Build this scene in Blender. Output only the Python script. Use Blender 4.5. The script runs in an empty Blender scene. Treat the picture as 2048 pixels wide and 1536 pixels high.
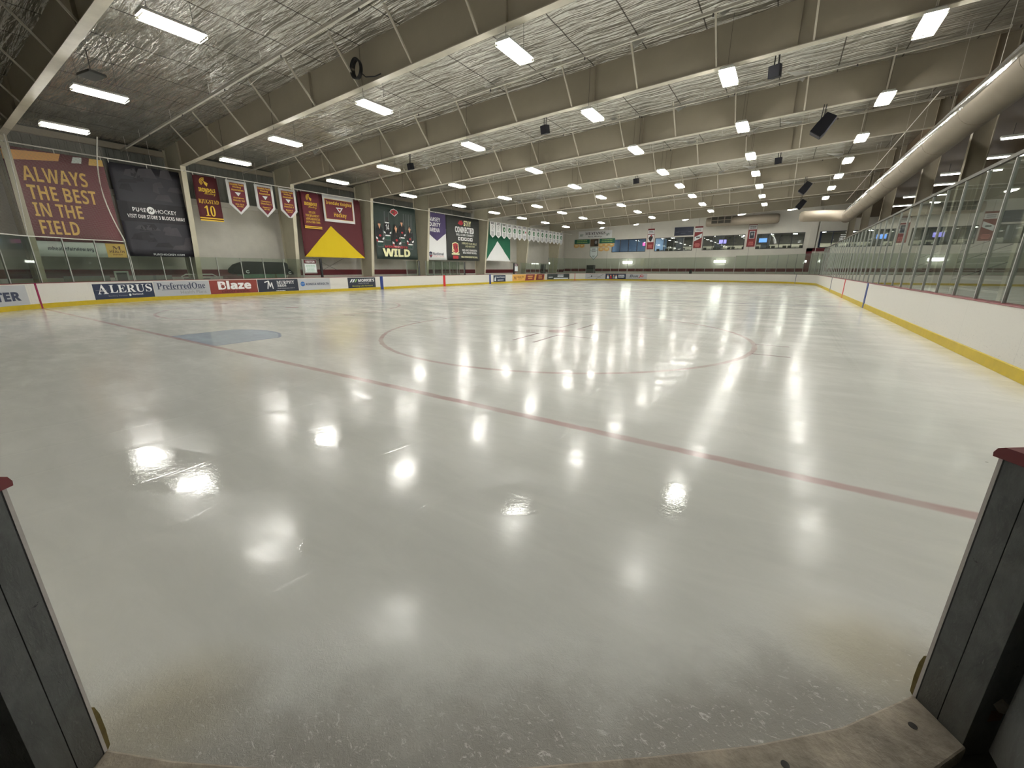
import bpy, bmesh, math, random
from mathutils import Vector, Matrix
random.seed(7)
sc = bpy.context.scene
COL = sc.collection

# ------------------------------------------------------------------ camera
CAMP = (11.336, -0.3405, 1.6036)
YAW, PITCH, FPX = 0.5749, 0.2777, 803.73
fw = Vector((-math.sin(YAW) * math.cos(PITCH), math.cos(YAW) * math.cos(PITCH), -math.sin(PITCH)))
rt = Vector((math.cos(YAW), math.sin(YAW), 0.0))
up = rt.cross(fw)
cam = bpy.data.cameras.new('camera')
cam.sensor_width = 36.0
cam.lens = FPX / 2048 * 36.0
cam.clip_start = 0.03
cam.clip_end = 300
camo = bpy.data.objects.new('camera', cam)
COL.objects.link(camo)
camo.matrix_world = Matrix(((rt.x, up.x, -fw.x, CAMP[0]), (rt.y, up.y, -fw.y, CAMP[1]), (rt.z, up.z, -fw.z, CAMP[2]), (0, 0, 0, 1)))
sc.camera = camo

# ------------------------------------------------------------------ world, exposure
w = bpy.data.worlds.new('world')
sc.world = w
w.use_nodes = True
w.node_tree.nodes['Background'].inputs[0].default_value = (0.01, 0.01, 0.01, 1)
w.node_tree.nodes['Background'].inputs[1].default_value = 0.0
vs = sc.view_settings
vs.view_transform = 'Standard'
vs.look = 'None'
vs.gamma = 1.0
vs.use_curve_mapping = False
vs.exposure = 0.87
LAMP = 44.0            # radiance of the fluorescent tubes
sc.cycles.max_bounces = 8
sc.cycles.diffuse_bounces = 4
sc.cycles.glossy_bounces = 3
sc.cycles.transmission_bounces = 4
sc.cycles.transparent_max_bounces = 16
sc.cycles.sample_clamp_indirect = 6.0
sc.cycles.caustics_reflective = False
sc.cycles.caustics_refractive = False
sc.cycles.use_adaptive_sampling = True
sc.cycles.adaptive_threshold = 0.03

# ------------------------------------------------------------------ materials
def lin(c):
    c /= 255.0
    return c / 12.92 if c <= 0.04045 else ((c + 0.055) / 1.055) ** 2.4

def A(r, g, b, ref=172.0, k=None):
    """albedo of something that reads r,g,b where a white wall reads ref"""
    k = k or (0.80 if min(r, g, b) > 165 else 0.64)
    q = k / lin(ref)
    return tuple(min(0.92, lin(v) * q) for v in (r, g, b))

MATS = {}
def mat(name, col, rough=0.6, metal=0.0, spec=0.5, noise=0.0, nscale=6.0, bump=0.0, bscale=60.0, emit=None, es=0.0):
    if name in MATS:
        return MATS[name]
    m = bpy.data.materials.new(name)
    m.use_nodes = True
    nt = m.node_tree
    b = nt.nodes['Principled BSDF']
    b.inputs['Base Color'].default_value = (*col, 1)
    b.inputs['Roughness'].default_value = rough
    b.inputs['Metallic'].default_value = metal
    b.inputs['Specular IOR Level'].default_value = spec
    if emit:
        b.inputs['Emission Color'].default_value = (*emit, 1)
        b.inputs['Emission Strength'].default_value = es
    if noise > 0:
        tc = nt.nodes.new('ShaderNodeTexCoord')
        n = nt.nodes.new('ShaderNodeTexNoise')
        n.inputs['Scale'].default_value = nscale
        n.inputs['Detail'].default_value = 6
        n.inputs['Roughness'].default_value = 0.65
        nt.links.new(tc.outputs['Object'], n.inputs['Vector'])
        r = nt.nodes.new('ShaderNodeMapRange')
        r.inputs[1].default_value = 0.3
        r.inputs[2].default_value = 0.7
        r.inputs[3].default_value = 1 - noise
        r.inputs[4].default_value = 1 + noise * 0.5
        nt.links.new(n.outputs['Fac'], r.inputs[0])
        v = nt.nodes.new('ShaderNodeVectorMath')
        v.operation = 'SCALE'
        v.inputs[0].default_value = col
        nt.links.new(r.outputs[0], v.inputs['Scale'])
        nt.links.new(v.outputs[0], b.inputs['Base Color'])
    if bump > 0:
        tc = nt.nodes.new('ShaderNodeTexCoord')
        n = nt.nodes.new('ShaderNodeTexNoise')
        n.inputs['Scale'].default_value = bscale
        n.inputs['Detail'].default_value = 4
        nt.links.new(tc.outputs['Object'], n.inputs['Vector'])
        bp = nt.nodes.new('ShaderNodeBump')
        bp.inputs['Strength'].default_value = bump
        bp.inputs['Distance'].default_value = 0.02
        nt.links.new(n.outputs['Fac'], bp.inputs['Height'])
        nt.links.new(bp.outputs[0], b.inputs['Normal'])
    MATS[name] = m
    return m

class NT:
    """small helper to write math as nodes"""
    def __init__(self, m):
        self.nt = m.node_tree
    def new(self, t):
        return self.nt.nodes.new(t)
    def put(self, sock, v):
        if isinstance(v, (int, float)):
            sock.default_value = v
        elif isinstance(v, (tuple, list)):
            sock.default_value = v
        else:
            self.nt.links.new(v, sock)
    def m(self, op, a, b=None, c=None):
        n = self.new('ShaderNodeMath')
        n.operation = op
        self.put(n.inputs[0], a)
        if b is not None:
            self.put(n.inputs[1], b)
        if c is not None:
            self.put(n.inputs[2], c)
        return n.outputs[0]
    def ramp(self, v, a, b, lo=0.0, hi=1.0, smooth=True):
        n = self.new('ShaderNodeMapRange')
        n.interpolation_type = 'SMOOTHSTEP' if smooth else 'LINEAR'
        self.put(n.inputs[0], v)
        n.inputs[1].default_value = a
        n.inputs[2].default_value = b
        n.inputs[3].default_value = lo
        n.inputs[4].default_value = hi
        return n.outputs[0]
    def noise(self, vec, scale, detail=4, rough=0.6, dist=0.0):
        n = self.new('ShaderNodeTexNoise')
        n.inputs['Scale'].default_value = scale
        n.inputs['Detail'].default_value = detail
        n.inputs['Roughness'].default_value = rough
        n.inputs['Distortion'].default_value = dist
        self.put(n.inputs['Vector'], vec)
        return n.outputs['Fac']
    def scale(self, vec, s):
        n = self.new('ShaderNodeVectorMath')
        n.operation = 'MULTIPLY'
        self.put(n.inputs[0], vec)
        n.inputs[1].default_value = s
        return n.outputs[0]
    def mix(self, f, a, b):
        n = self.new('ShaderNodeMix')
        n.data_type = 'RGBA'
        self.put(n.inputs[0], f)
        self.put(n.inputs[6], (*a, 1) if isinstance(a, tuple) else a)
        self.put(n.inputs[7], (*b, 1) if isinstance(b, tuple) else b)
        return n.outputs[2]
    def bump(self, h, strength, dist=0.01, normal=None):
        n = self.new('ShaderNodeBump')
        n.inputs['Strength'].default_value = strength
        n.inputs['Distance'].default_value = dist
        self.put(n.inputs['Height'], h)
        if normal is not None:
            self.nt.links.new(normal, n.inputs['Normal'])
        return n.outputs[0]

def newmat(name):
    m = bpy.data.materials.new(name)
    m.use_nodes = True
    MATS[name] = m
    return m, NT(m), m.node_tree.nodes['Principled BSDF']

# ---- ice with its painted lines
DOTX, DOTY = 6.51, 9.42
def ice_material():
    m, N, b = newmat('ice')
    tc = N.new('ShaderNodeTexCoord')
    P = tc.outputs['Object']
    s = N.new('ShaderNodeSeparateXYZ')
    N.put(s.inputs[0], P)
    wob = N.m('MULTIPLY', N.m('SUBTRACT', N.noise(P, 3.0, 3), 0.5), 0.05)
    x = N.m('ADD', s.outputs[0], wob)
    y = N.m('ADD', s.outputs[1], wob)
    def band(v, c, half, soft=0.02):
        return N.ramp(N.m('ABSOLUTE', N.m('SUBTRACT', v, c)), half, half + soft, 1, 0)
    def mx(*a):
        r = a[0]
        for q in a[1:]:
            r = N.m('MAXIMUM', r, q)
        return r
    # end-zone circles, dots, hash marks, L marks (mirrored in both axes)
    ya = N.m('SUBTRACT', 30.48, N.m('ABSOLUTE', N.m('SUBTRACT', y, 30.48)))   # distance folded to one half
    dx = N.m('SUBTRACT', N.m('ABSOLUTE', x), DOTX)
    dy = N.m('SUBTRACT', ya, DOTY)
    rr = N.m('SQRT', N.m('ADD', N.m('MULTIPLY', dx, dx), N.m('MULTIPLY', dy, dy)))
    circ = band(rr, 4.572, 0.035, 0.03)
    dot = N.ramp(rr, 0.27, 0.32, 1, 0)
    ax = N.m('ABSOLUTE', dx)
    ay = N.m('ABSOLUTE', dy)
    hash_ = N.m('MULTIPLY', band(ay, 0.63, 0.028, 0.02), band(ax, 4.88, 0.30, 0.03))
    l1 = N.m('MULTIPLY', band(ay, 0.61, 0.025, 0.02), band(ax, 0.74, 0.46, 0.03))
    l2 = N.m('MULTIPLY', band(ax, 0.28, 0.025, 0.02), band(ay, 1.22, 0.61, 0.03))
    goal = band(ya, 3.353, 0.035, 0.045)
    centre = band(y, 30.48, 0.15)
    red = mx(N.m('MULTIPLY', circ, 0.8), N.m('MULTIPLY', dot, 0.9), goal, centre)
    dark = mx(hash_, l1, l2)
    blue = band(ya, 22.78, 0.15)
    # crease: 2.44 m wide box plus rounded front
    cx = N.m('ABSOLUTE', x)
    cy = N.m('SUBTRACT', ya, 3.353)
    cr = N.m('SQRT', N.m('ADD', N.m('MULTIPLY', x, x), N.m('MULTIPLY', cy, cy)))
    crease = N.m('MULTIPLY', N.m('MULTIPLY', N.ramp(cx, 1.20, 1.24, 1, 0), N.ramp(cy, 0.0, 0.03)), N.ramp(cr, 1.85, 1.90, 1, 0))
    cedge = N.m('MULTIPLY', crease, mx(N.ramp(cx, 1.15, 1.18), N.ramp(cr, 1.80, 1.83)))
    # mottled white
    n1 = N.noise(N.scale(P, (0.25, 0.6, 1)), 1.0, 5, 0.6)
    n2 = N.noise(N.scale(P, (1.5, 5.0, 1)), 1.0, 5, 0.65, 0.6)
    mot = N.m('ADD', N.m('MULTIPLY', n1, 0.6), N.m('MULTIPLY', n2, 0.4))
    base = N.mix(N.ramp(mot, 0.3, 0.7), (0.78, 0.785, 0.735), (0.89, 0.89, 0.835))
    trk = N.noise(N.scale(P, (3.2, 0.07, 1)), 1.0, 4, 0.7, 0.3)
    base = N.mix(N.m('MULTIPLY', N.ramp(trk, 0.52, 0.66, 0, 0.20), N.ramp(y, 5.0, 10.0)), base, (0.50, 0.50, 0.465))
    fade = N.ramp(N.noise(P, 1.2, 3), 0.3, 0.7, 0.45, 0.8)
    base = N.mix(N.m('MULTIPLY', crease, 0.80), base, (0.42, 0.51, 0.63))
    base = N.mix(N.m('MULTIPLY', cedge, 0.5), base, (0.22, 0.24, 0.36))
    base = N.mix(N.m('MULTIPLY', blue, 0.35), base, (0.10, 0.13, 0.25))
    base = N.mix(N.m('MULTIPLY', red, fade), base, (0.55, 0.33, 0.32))
    base = N.mix(N.m('MULTIPLY', dark, 0.75), base, (0.30, 0.22, 0.21))
    # yellowish stains at the gate corners
    def spot(px, py, r):
        a = N.m('SUBTRACT', x, px)
        c = N.m('SUBTRACT', y, py)
        return N.ramp(N.m('SQRT', N.m('ADD', N.m('MULTIPLY', a, a), N.m('MULTIPLY', c, c))), 0.05, r, 1, 0)
    stain = mx(spot(9.66, -0.12, 0.40), spot(11.90, 1.62, 0.45))
    base = N.mix(N.m('MULTIPLY', stain, 0.5), base, (0.52, 0.44, 0.24))
    gx0 = N.m('SUBTRACT', s.outputs[0], 10.75)
    gy0 = N.m('SUBTRACT', s.outputs[1], 0.45)
    gd0 = N.m('ADD', N.m('MULTIPLY', gx0, -0.595), N.m('MULTIPLY', gy0, 0.803))
    fz = N.ramp(N.m('ADD', gd0, N.m('MULTIPLY', N.noise(P, 1.6, 4), 0.8)), 0.35, 0.85, 1, 0)
    base = N.mix(N.m('MULTIPLY', fz, 0.85), base, (0.33, 0.31, 0.27))
    cry = N.ramp(N.noise(N.scale(P, (26, 46, 1)), 1.0, 5, 0.75, 1.2), 0.565, 0.655)
    base = N.mix(N.m('MULTIPLY', N.m('MULTIPLY', cry, fz), 0.75), base, (0.88, 0.87, 0.83))
    # specks of dirt
    v = N.new('ShaderNodeTexVoronoi')
    v.inputs['Scale'].default_value = 1.6
    N.put(v.inputs['Vector'], P)
    speck = N.ramp(v.outputs['Distance'], 0.010, 0.022, 0.55, 0)
    base = N.mix(speck, base, (0.10, 0.10, 0.09))
    N.put(b.inputs['Base Color'], base)
    # gloss: smooth flood ice, wet patches, rough frost at the gate
    r1 = N.noise(N.scale(P, (0.5, 1.3, 1)), 1.0, 4, 0.6)
    r2 = N.noise(N.scale(P, (2.2, 5.0, 1)), 1.0, 4, 0.65, 0.7)
    rough = N.ramp(N.m('ADD', N.m('MULTIPLY', r1, 0.6), N.m('MULTIPLY', r2, 0.4)), 0.38, 0.66, 0.11, 0.27)
    wn = N.m('MULTIPLY', N.m('SUBTRACT', N.noise(P, 4.5, 5, 0.7), 0.5), 0.9)
    def wet(px, py, rx, ry, ang):
        a = N.m('SUBTRACT', s.outputs[0], px)
        c = N.m('SUBTRACT', s.outputs[1], py)
        ca, sa = math.cos(ang), math.sin(ang)
        e = N.m('ADD', N.m('MULTIPLY', a, ca / rx), N.m('MULTIPLY', c, sa / rx))
        f = N.m('ADD', N.m('MULTIPLY', a, -sa / ry), N.m('MULTIPLY', c, ca / ry))
        d = N.m('ADD', N.m('SQRT', N.m('ADD', N.m('MULTIPLY', e, e), N.m('MULTIPLY', f, f))), wn)
        return N.ramp(d, 0.9, 1.0, 1, 0)
    wets = mx(wet(7.2, 0.62, 0.95, 0.33, 0.25), wet(9.95, 1.85, 0.30, 0.22, 0.5), wet(7.95, 1.9, 0.35, 0.3, 0.3), wet(9.3, 0.85, 0.22, 0.2, 0.6), wet(11.1, 2.6, 0.5, 0.25, 0.7))
    N.put(b.inputs['Roughness'], N.m('ADD', N.m('MULTIPLY', rough, N.m('SUBTRACT', 1.0, wets)), N.m('MULTIPLY', wets, 0.05)))
    b.inputs['IOR'].default_value = 1.33
    b.inputs['Specular IOR Level'].default_value = 0.55
    # bumps
    gx = N.m('SUBTRACT', s.outputs[0], 10.75)
    gy = N.m('SUBTRACT', s.outputs[1], 0.45)
    gd = N.m('ADD', N.m('MULTIPLY', gx, -0.595), N.m('MULTIPLY', gy, 0.803))   # distance in from the gate
    frost = N.ramp(N.m('ADD', gd, N.m('MULTIPLY', N.noise(P, 2.0, 4), 0.7)), 0.45, 0.95, 1, 0)
    crys = N.noise(P, 42.0, 5, 0.7, 1.5)
    soft = N.noise(N.scale(P, (5, 14, 1)), 1.0, 4, 0.6)
    peb = N.noise(P, 55.0, 3, 0.6)
    lowb = N.noise(P, 2.2, 4, 0.6, 0.8)
    h = N.m('ADD', N.m('ADD', N.m('MULTIPLY', soft, 0.22), N.m('MULTIPLY', peb, 0.14)), N.m('MULTIPLY', lowb, 0.5))
    h = N.m('ADD', h, N.m('MULTIPLY', N.m('MULTIPLY', crys, frost), 2.2))
    wv = N.m('MULTIPLY', wets, N.m('MULTIPLY', N.noise(P, 18.0, 4, 0.6, 1.0), 0.25))
    h = N.m('ADD', h, wv)
    # skate and resurfacer scratches
    w1 = N.new('ShaderNodeTexWave')
    w1.wave_type = 'BANDS'
    w1.inputs['Scale'].default_value = 0.35
    w1.inputs['Distortion'].default_value = 9.0
    w1.inputs['Detail'].default_value = 3.0
    w1.inputs['Detail Scale'].default_value = 0.6
    N.put(w1.inputs['Vector'], P)
    scr = N.ramp(w1.outputs['Fac'], 0.985, 1.0, 0, 1)
    h = N.m('ADD', h, N.m('MULTIPLY', scr, 0.25))
    N.put(b.inputs['Normal'], N.bump(h, 0.35, 0.006))
    return m
ICE = ice_material()

def glass_material():
    m = bpy.data.materials.new('rink_glass')
    m.use_nodes = True
    nt = m.node_tree
    nt.nodes.clear()
    o = nt.nodes.new('ShaderNodeOutputMaterial')
    t = nt.nodes.new('ShaderNodeBsdfTransparent')
    t.inputs[0].default_value = (0.82, 0.855, 0.81, 1)
    g = nt.nodes.new('ShaderNodeBsdfGlossy')
    g.inputs['Roughness'].default_value = 0.015
    g.inputs[0].default_value = (0.93, 0.97, 0.94, 1)
    f = nt.nodes.new('ShaderNodeFresnel')
    f.inputs['IOR'].default_value = 1.45
    mx = nt.nodes.new('ShaderNodeMixShader')
    gm = nt.nodes.new('ShaderNodeNewGeometry')
    inv = nt.nodes.new('ShaderNodeMath')
    inv.operation = 'SUBTRACT'
    inv.inputs[0].default_value = 1.0
    nt.links.new(gm.outputs['Backfacing'], inv.inputs[1])
    mu = nt.nodes.new('ShaderNodeMath')
    mu.operation = 'MULTIPLY'
    nt.links.new(f.outputs[0], mu.inputs[0])
    nt.links.new(inv.outputs[0], mu.inputs[1])
    mu2 = nt.nodes.new('ShaderNodeMath')
    mu2.operation = 'MULTIPLY'
    mu2.use_clamp = True
    nt.links.new(mu.outputs[0], mu2.inputs[0])
    mu2.inputs[1].default_value = 1.7
    nt.links.new(mu2.outputs[0], mx.inputs[0])
    nt.links.new(t.outputs[0], mx.inputs[1])
    nt.links.new(g.outputs[0], mx.inputs[2])
    d = nt.nodes.new('ShaderNodeBsdfDiffuse')
    d.inputs[0].default_value = (0.55, 0.62, 0.56, 1)
    m2 = nt.nodes.new('ShaderNodeMixShader')
    m2.inputs[0].default_value = 0.03
    nt.links.new(mx.outputs[0], m2.inputs[1])
    nt.links.new(d.outputs[0], m2.inputs[2])
    nt.links.new(m2.outputs[0], o.inputs[0])
    MATS['glass'] = m
    return m
GLASS = glass_material()

def board_material():
    m, N, b = newmat('board_white')
    tc = N.new('ShaderNodeTexCoord')
    uv = tc.outputs['UV']
    s = N.new('ShaderNodeSeparateXYZ')
    N.put(s.inputs[0], uv)
    fr = N.m('FRACT', N.m('DIVIDE', s.outputs[0], 2.44))
    seam = N.ramp(N.m('ABSOLUTE', N.m('SUBTRACT', fr, 0.5)), 0.0, 0.0022, 0.30, 0, False)
    low = N.ramp(s.outputs[1], 0.15, 0.85, 1, 0.25)
    sc_ = N.noise(N.scale(uv, (14, 30, 1)), 1.0, 6, 0.75, 1.0)
    scuff = N.m('MULTIPLY', N.ramp(sc_, 0.54, 0.70), low)
    base = N.mix(N.m('MULTIPLY', scuff, 0.38), (0.74, 0.715, 0.66), (0.22, 0.21, 0.20))
    base = N.mix(seam, base, (0.10, 0.10, 0.10))
    N.put(b.inputs['Base Color'], base)
    b.inputs['Roughness'].default_value = 0.42
    return m
BOARD = board_material()

def foil_material():
    m, N, b = newmat('foil_insulation')
    tc = N.new('ShaderNodeTexCoord')
    P = tc.outputs['Object']
    s = N.new('ShaderNodeSeparateXYZ')
    N.put(s.inputs[0], P)
    fr = N.m('FRACT', N.m('DIVIDE', N.m('ADD', s.outputs[0], 100.92), 1.93))
    seam = N.ramp(N.m('ABSOLUTE', N.m('SUBTRACT', fr, 0.5)), 0.006, 0.014, 1, 0)
    n = N.noise(N.scale(P, (0.8, 2.5, 1)), 1.0, 4)
    base = N.mix(N.ramp(n, 0.3, 0.7), (0.58, 0.565, 0.52), (0.78, 0.77, 0.72))
    base = N.mix(seam, base, (0.12, 0.11, 0.10))
    N.put(b.inputs['Base Color'], base)
    b.inputs['Metallic'].default_value = 0.75
    b.inputs['Roughness'].default_value = 0.24
    wr = N.noise(N.scale(P, (0.45, 4.2, 1)), 1.0, 3, 0.5, 0.5)
    wr2 = N.noise(N.scale(P, (1.3, 11.0, 1)), 1.0, 2, 0.5, 0.4)
    h = N.m('ADD', wr, N.m('MULTIPLY', wr2, 0.3))
    N.put(b.inputs['Normal'], N.bump(h, 1.0, 0.30))
    return m
FOIL = foil_material()

def siding_material():
    m, N, b = newmat('dark_siding')
    tc = N.new('ShaderNodeTexCoord')
    s = N.new('ShaderNodeSeparateXYZ')
    N.put(s.inputs[0], tc.outputs['Object'])
    wv = N.m('FRACT', N.m('DIVIDE', s.outputs[1], 0.30))
    rib = N.ramp(N.m('ABSOLUTE', N.m('SUBTRACT', wv, 0.5)), 0.10, 0.18)
    b.inputs['Base Color'].default_value = (0.16, 0.165, 0.145, 1)
    b.inputs['Roughness'].default_value = 0.5
    N.put(b.inputs['Normal'], N.bump(rib, 1.0, 0.03))
    return m
SIDING = siding_material()

def net_material():
    m = bpy.data.materials.new('safety_net')
    m.use_nodes = True
    nt = m.node_tree
    N = NT(m)
    nt.nodes.clear()
    o = nt.nodes.new('ShaderNodeOutputMaterial')
    tc = nt.nodes.new('ShaderNodeTexCoord')
    s = nt.nodes.new('ShaderNodeSeparateXYZ')
    nt.links.new(tc.outputs['UV'], s.inputs[0])
    def strand(v):
        return N.m('GREATER_THAN', N.m('ABSOLUTE', N.m('SUBTRACT', N.m('FRACT', N.m('DIVIDE', v, 0.045)), 0.5)), 0.44)
    k = N.m('MAXIMUM', strand(s.outputs[0]), strand(s.outputs[1]))
    t = nt.nodes.new('ShaderNodeBsdfTransparent')
    d = nt.nodes.new('ShaderNodeBsdfDiffuse')
    d.inputs[0].default_value = (0.30, 0.28, 0.25, 1)
    mx = nt.nodes.new('ShaderNodeMixShader')
    nt.links.new(k, mx.inputs[0])
    nt.links.new(t.outputs[0], mx.inputs[1])
    nt.links.new(d.outputs[0], mx.inputs[2])
    nt.links.new(mx.outputs[0], o.inputs[0])
    return m
NET = net_material()

WALLW = mat('wall_white', (0.74, 0.71, 0.64), 0.7, noise=0.06, nscale=2.0, bump=0.15, bscale=25)
WALLF = mat('far_wall_white', (0.76, 0.73, 0.66), 0.7, noise=0.05, nscale=1.0)
STRIPE = mat('maroon_stripe', (0.17, 0.018, 0.025), 0.55)
STEEL = mat('tan_steel', (0.40, 0.355, 0.27), 0.55, noise=0.05, nscale=1.5)
STEELF = mat('tan_flange', (0.60, 0.555, 0.46), 0.5, noise=0.12, nscale=2.5)
COLUMN = mat('cream_column', (0.62, 0.575, 0.44), 0.5, noise=0.06, nscale=2.0)
PIPE = mat('pipe_grey', (0.55, 0.52, 0.45), 0.5)
CONCRETE = mat('concrete', (0.16, 0.155, 0.145), 0.8, noise=0.2, nscale=1.5)
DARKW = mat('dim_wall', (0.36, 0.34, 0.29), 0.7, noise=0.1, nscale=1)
ALU = mat('aluminium', (0.40, 0.41, 0.38), 0.5, 0.4)
BLACK = mat('black', (0.012, 0.012, 0.014), 0.5)
KICK = mat('yellow_kickplate', (0.56, 0.41, 0.012), 0.45, noise=0.12, nscale=4)
CAP = mat('maroon_cap', (0.20, 0.035, 0.04), 0.45)
GREYB = mat('grey_backing', (0.32, 0.33, 0.33), 0.6)
LAMPM = mat('lamp_white', (0.80, 0.80, 0.74), 0.4)
TUBE = mat('lit_tube', (1, 1, 1), 0.5, emit=(1.0, 0.985, 0.93), es=LAMP)
LENS = mat('lit_lens', (1, 1, 1), 0.5, emit=(1.0, 0.985, 0.95), es=60.0)
GUARD = mat('guard_wire', (0.62, 0.60, 0.48), 0.4, 0.3)
WIRE = mat('dark_wire', (0.06, 0.055, 0.05), 0.5)
ROPE = mat('white_rope', (0.78, 0.76, 0.70), 0.7)
DUCT = mat('duct_beige', (0.34, 0.29, 0.225), 0.6, noise=0.07, nscale=1.2)
DUCTF = mat('duct_foil', (0.80, 0.80, 0.78), 0.16, 0.95, bump=0.5, bscale=6)
FLAP = mat('foil_flap', (0.86, 0.85, 0.81), 0.5)
RED = mat('line_red', A(165, 20, 30), 0.45)
MAG = mat('line_magenta', A(115, 15, 60), 0.45)
BLUE = mat('line_blue', A(30, 48, 105), 0.45)
GREYL = mat('line_grey', (0.25, 0.25, 0.28), 0.45)
MAROON = mat('maroon_cloth', A(90, 32, 45), 0.75)
MAROOND = mat('dark_maroon_cloth', A(72, 24, 30), 0.75)
GOLD = mat('gold_print', A(222, 165, 88), 0.7)
ORANGE = mat('orange_print', A(232, 150, 88), 0.7)
YEL = mat('yellow_cloth', A(205, 178, 12, 172, 0.50), 0.75)
GOLDY = mat('yellow_gold_print', A(215, 170, 60), 0.7)
WHITEP = mat('white_print', A(205, 205, 200), 0.65)
NAVYC = mat('black_navy_cloth', A(36, 35, 42), 0.55)
NAVYP = mat('grey_print', A(54, 51, 56), 0.6)
NAVYD = mat('near_black_print', A(18, 18, 24), 0.55)
DGREEN = mat('dark_green_cloth', A(34, 46, 42), 0.6)
GREEN = mat('green_cloth', A(14, 78, 55), 0.75)
PURPLE = mat('purple_cloth', A(58, 48, 84), 0.7)
OFFW = mat('off_white_cloth', A(198, 194, 188), 0.75)
PALE = mat('pale_grey_print', A(178, 188, 186), 0.65)
CREAM = mat('cream_print', A(228, 200, 160), 0.7)
SKIN = mat('skin_print', A(188, 140, 112), 0.7)
REDP = mat('red_print', A(150, 40, 48), 0.7)
NAVYAD = mat('navy_ad', A(34, 48, 78, 205, 0.52), 0.45)
LGREY = mat('light_grey_ad', A(172, 174, 178, 205, 0.74), 0.45)
REDAD = mat('brick_red_ad', A(146, 58, 48, 205, 0.50), 0.45)
DKAD = mat('charcoal_ad', A(40, 46, 62, 205, 0.52), 0.45)
GOLDAD = mat('gold_ad', A(208, 160, 80, 205, 0.74), 0.45)
MARAD = mat('maroon_ad', A(130, 44, 46, 205, 0.58), 0.45)
INK = mat('ink_navy', A(44, 50, 70), 0.5)
INKK = mat('ink_black', A(30, 28, 28), 0.5)
GREYTX = mat('grey_ink', A(120, 120, 122), 0.5)
BLUEINK = mat('blue_ink', A(40, 90, 150), 0.5)
TAN = mat('tan_plaque', A(190, 152, 96), 0.6)
FGREEN = mat('forest_sign', A(36, 84, 66), 0.6)
LGREEN = mat('light_green_ink', A(120, 150, 96), 0.6)
MIDGREEN = mat('pennant_green', A(70, 110, 80), 0.6)

# ------------------------------------------------------------------ mesh helpers
class MB:
    def __init__(self):
        self.v, self.f, self.uv = [], [], None
    def add(self, vs_, fs):
        o = len(self.v)
        self.v += [tuple(p) for p in vs_]
        self.f += [tuple(i + o for i in f) for f in fs]
        return self
    def box(self, x0, x1, y0, y1, z0, z1):
        self.add([(x0, y0, z0), (x1, y0, z0), (x1, y1, z0), (x0, y1, z0), (x0, y0, z1), (x1, y0, z1), (x1, y1, z1), (x0, y1, z1)],
                 [(0, 3, 2, 1), (4, 5, 6, 7), (0, 1, 5, 4), (1, 2, 6, 5), (2, 3, 7, 6), (3, 0, 4, 7)])
        return self
    def obox(self, c, ax, ay, az, sx, sy, sz):
        c, ax, ay, az = Vector(c), Vector(ax), Vector(ay), Vector(az)
        ps = []
        for k in (-1, 1):
            for (i, j) in ((-1, -1), (1, -1), (1, 1), (-1, 1)):
                ps.append(c + ax * (i * sx / 2) + ay * (j * sy / 2) + az * (k * sz / 2))
        self.add(ps, [(0, 3, 2, 1), (4, 5, 6, 7), (0, 1, 5, 4), (1, 2, 6, 5), (2, 3, 7, 6), (3, 0, 4, 7)])
        return self
    def bar(self, a, b, wd, ht, upv=(0, 0, 1)):
        a, b = Vector(a), Vector(b)
        d = (b - a)
        L = d.length
        d.normalize()
        u = Vector(upv)
        s = d.cross(u)
        if s.length < 1e-4:
            s = d.cross(Vector((1, 0, 0)))
        s.normalize()
        u = s.cross(d)
        return self.obox((a + b) / 2, d, s, u, L, wd, ht)
    def tube(self, pts, r, n=8, cap=True):
        pts = [Vector(p) for p in pts]
        rings = []
        for i, p in enumerate(pts):
            d = (pts[min(i + 1, len(pts) - 1)] - pts[max(i - 1, 0)]).normalized()
            s = d.cross(Vector((0, 0, 1)))
            if s.length < 1e-3:
                s = d.cross(Vector((1, 0, 0)))
            s.normalize()
            u = s.cross(d)
            rr = r[i] if isinstance(r, (list, tuple)) else r
            rings.append([p + (s * math.cos(2 * math.pi * k / n) + u * math.sin(2 * math.pi * k / n)) * rr for k in range(n)])
        vs_ = [q for g in rings for q in g]
        fs = []
        for i in range(len(pts) - 1):
            for k in range(n):
                a, b = i * n + k, i * n + (k + 1) % n
                fs.append((a, a + n, b + n, b))
        if cap:
            fs.append(tuple(range(n)))
            fs.append(tuple(reversed(range((len(pts) - 1) * n, len(pts) * n))))
        return self.add(vs_, fs)
    def prism(self, poly, axis, a, b):
        """poly: list of 2D points in the plane across axis, swept from a to b"""
        n = len(poly)
        def P(q, t):
            if axis == 'y':
                return (q[0], t, q[1])
            if axis == 'x':
                return (t, q[0], q[1])
            return (q[0], q[1], t)
        vs_ = [P(q, a) for q in poly] + [P(q, b) for q in poly]
        fs = [tuple(range(n)), tuple(reversed(range(n, 2 * n)))]
        for i in range(n):
            j = (i + 1) % n
            fs.append((i, i + n, j + n, j))
        return self.add(vs_, fs)
    def mesh(self, name, m, smooth=False, fix=True):
        me = bpy.data.meshes.new(name)
        me.from_pydata(self.v, [], self.f)
        if fix:
            bm = bmesh.new()
            bm.from_mesh(me)
            bmesh.ops.recalc_face_normals(bm, faces=bm.faces)
            bm.to_mesh(me)
            bm.free()
        me.materials.append(m)
        if smooth:
            for p in me.polygons:
                p.use_smooth = True
        return me

def link(name, me, parent=None):
    o = bpy.data.objects.new(name, me)
    COL.objects.link(o)
    if parent is not None:
        o.parent = parent
    return o

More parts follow.
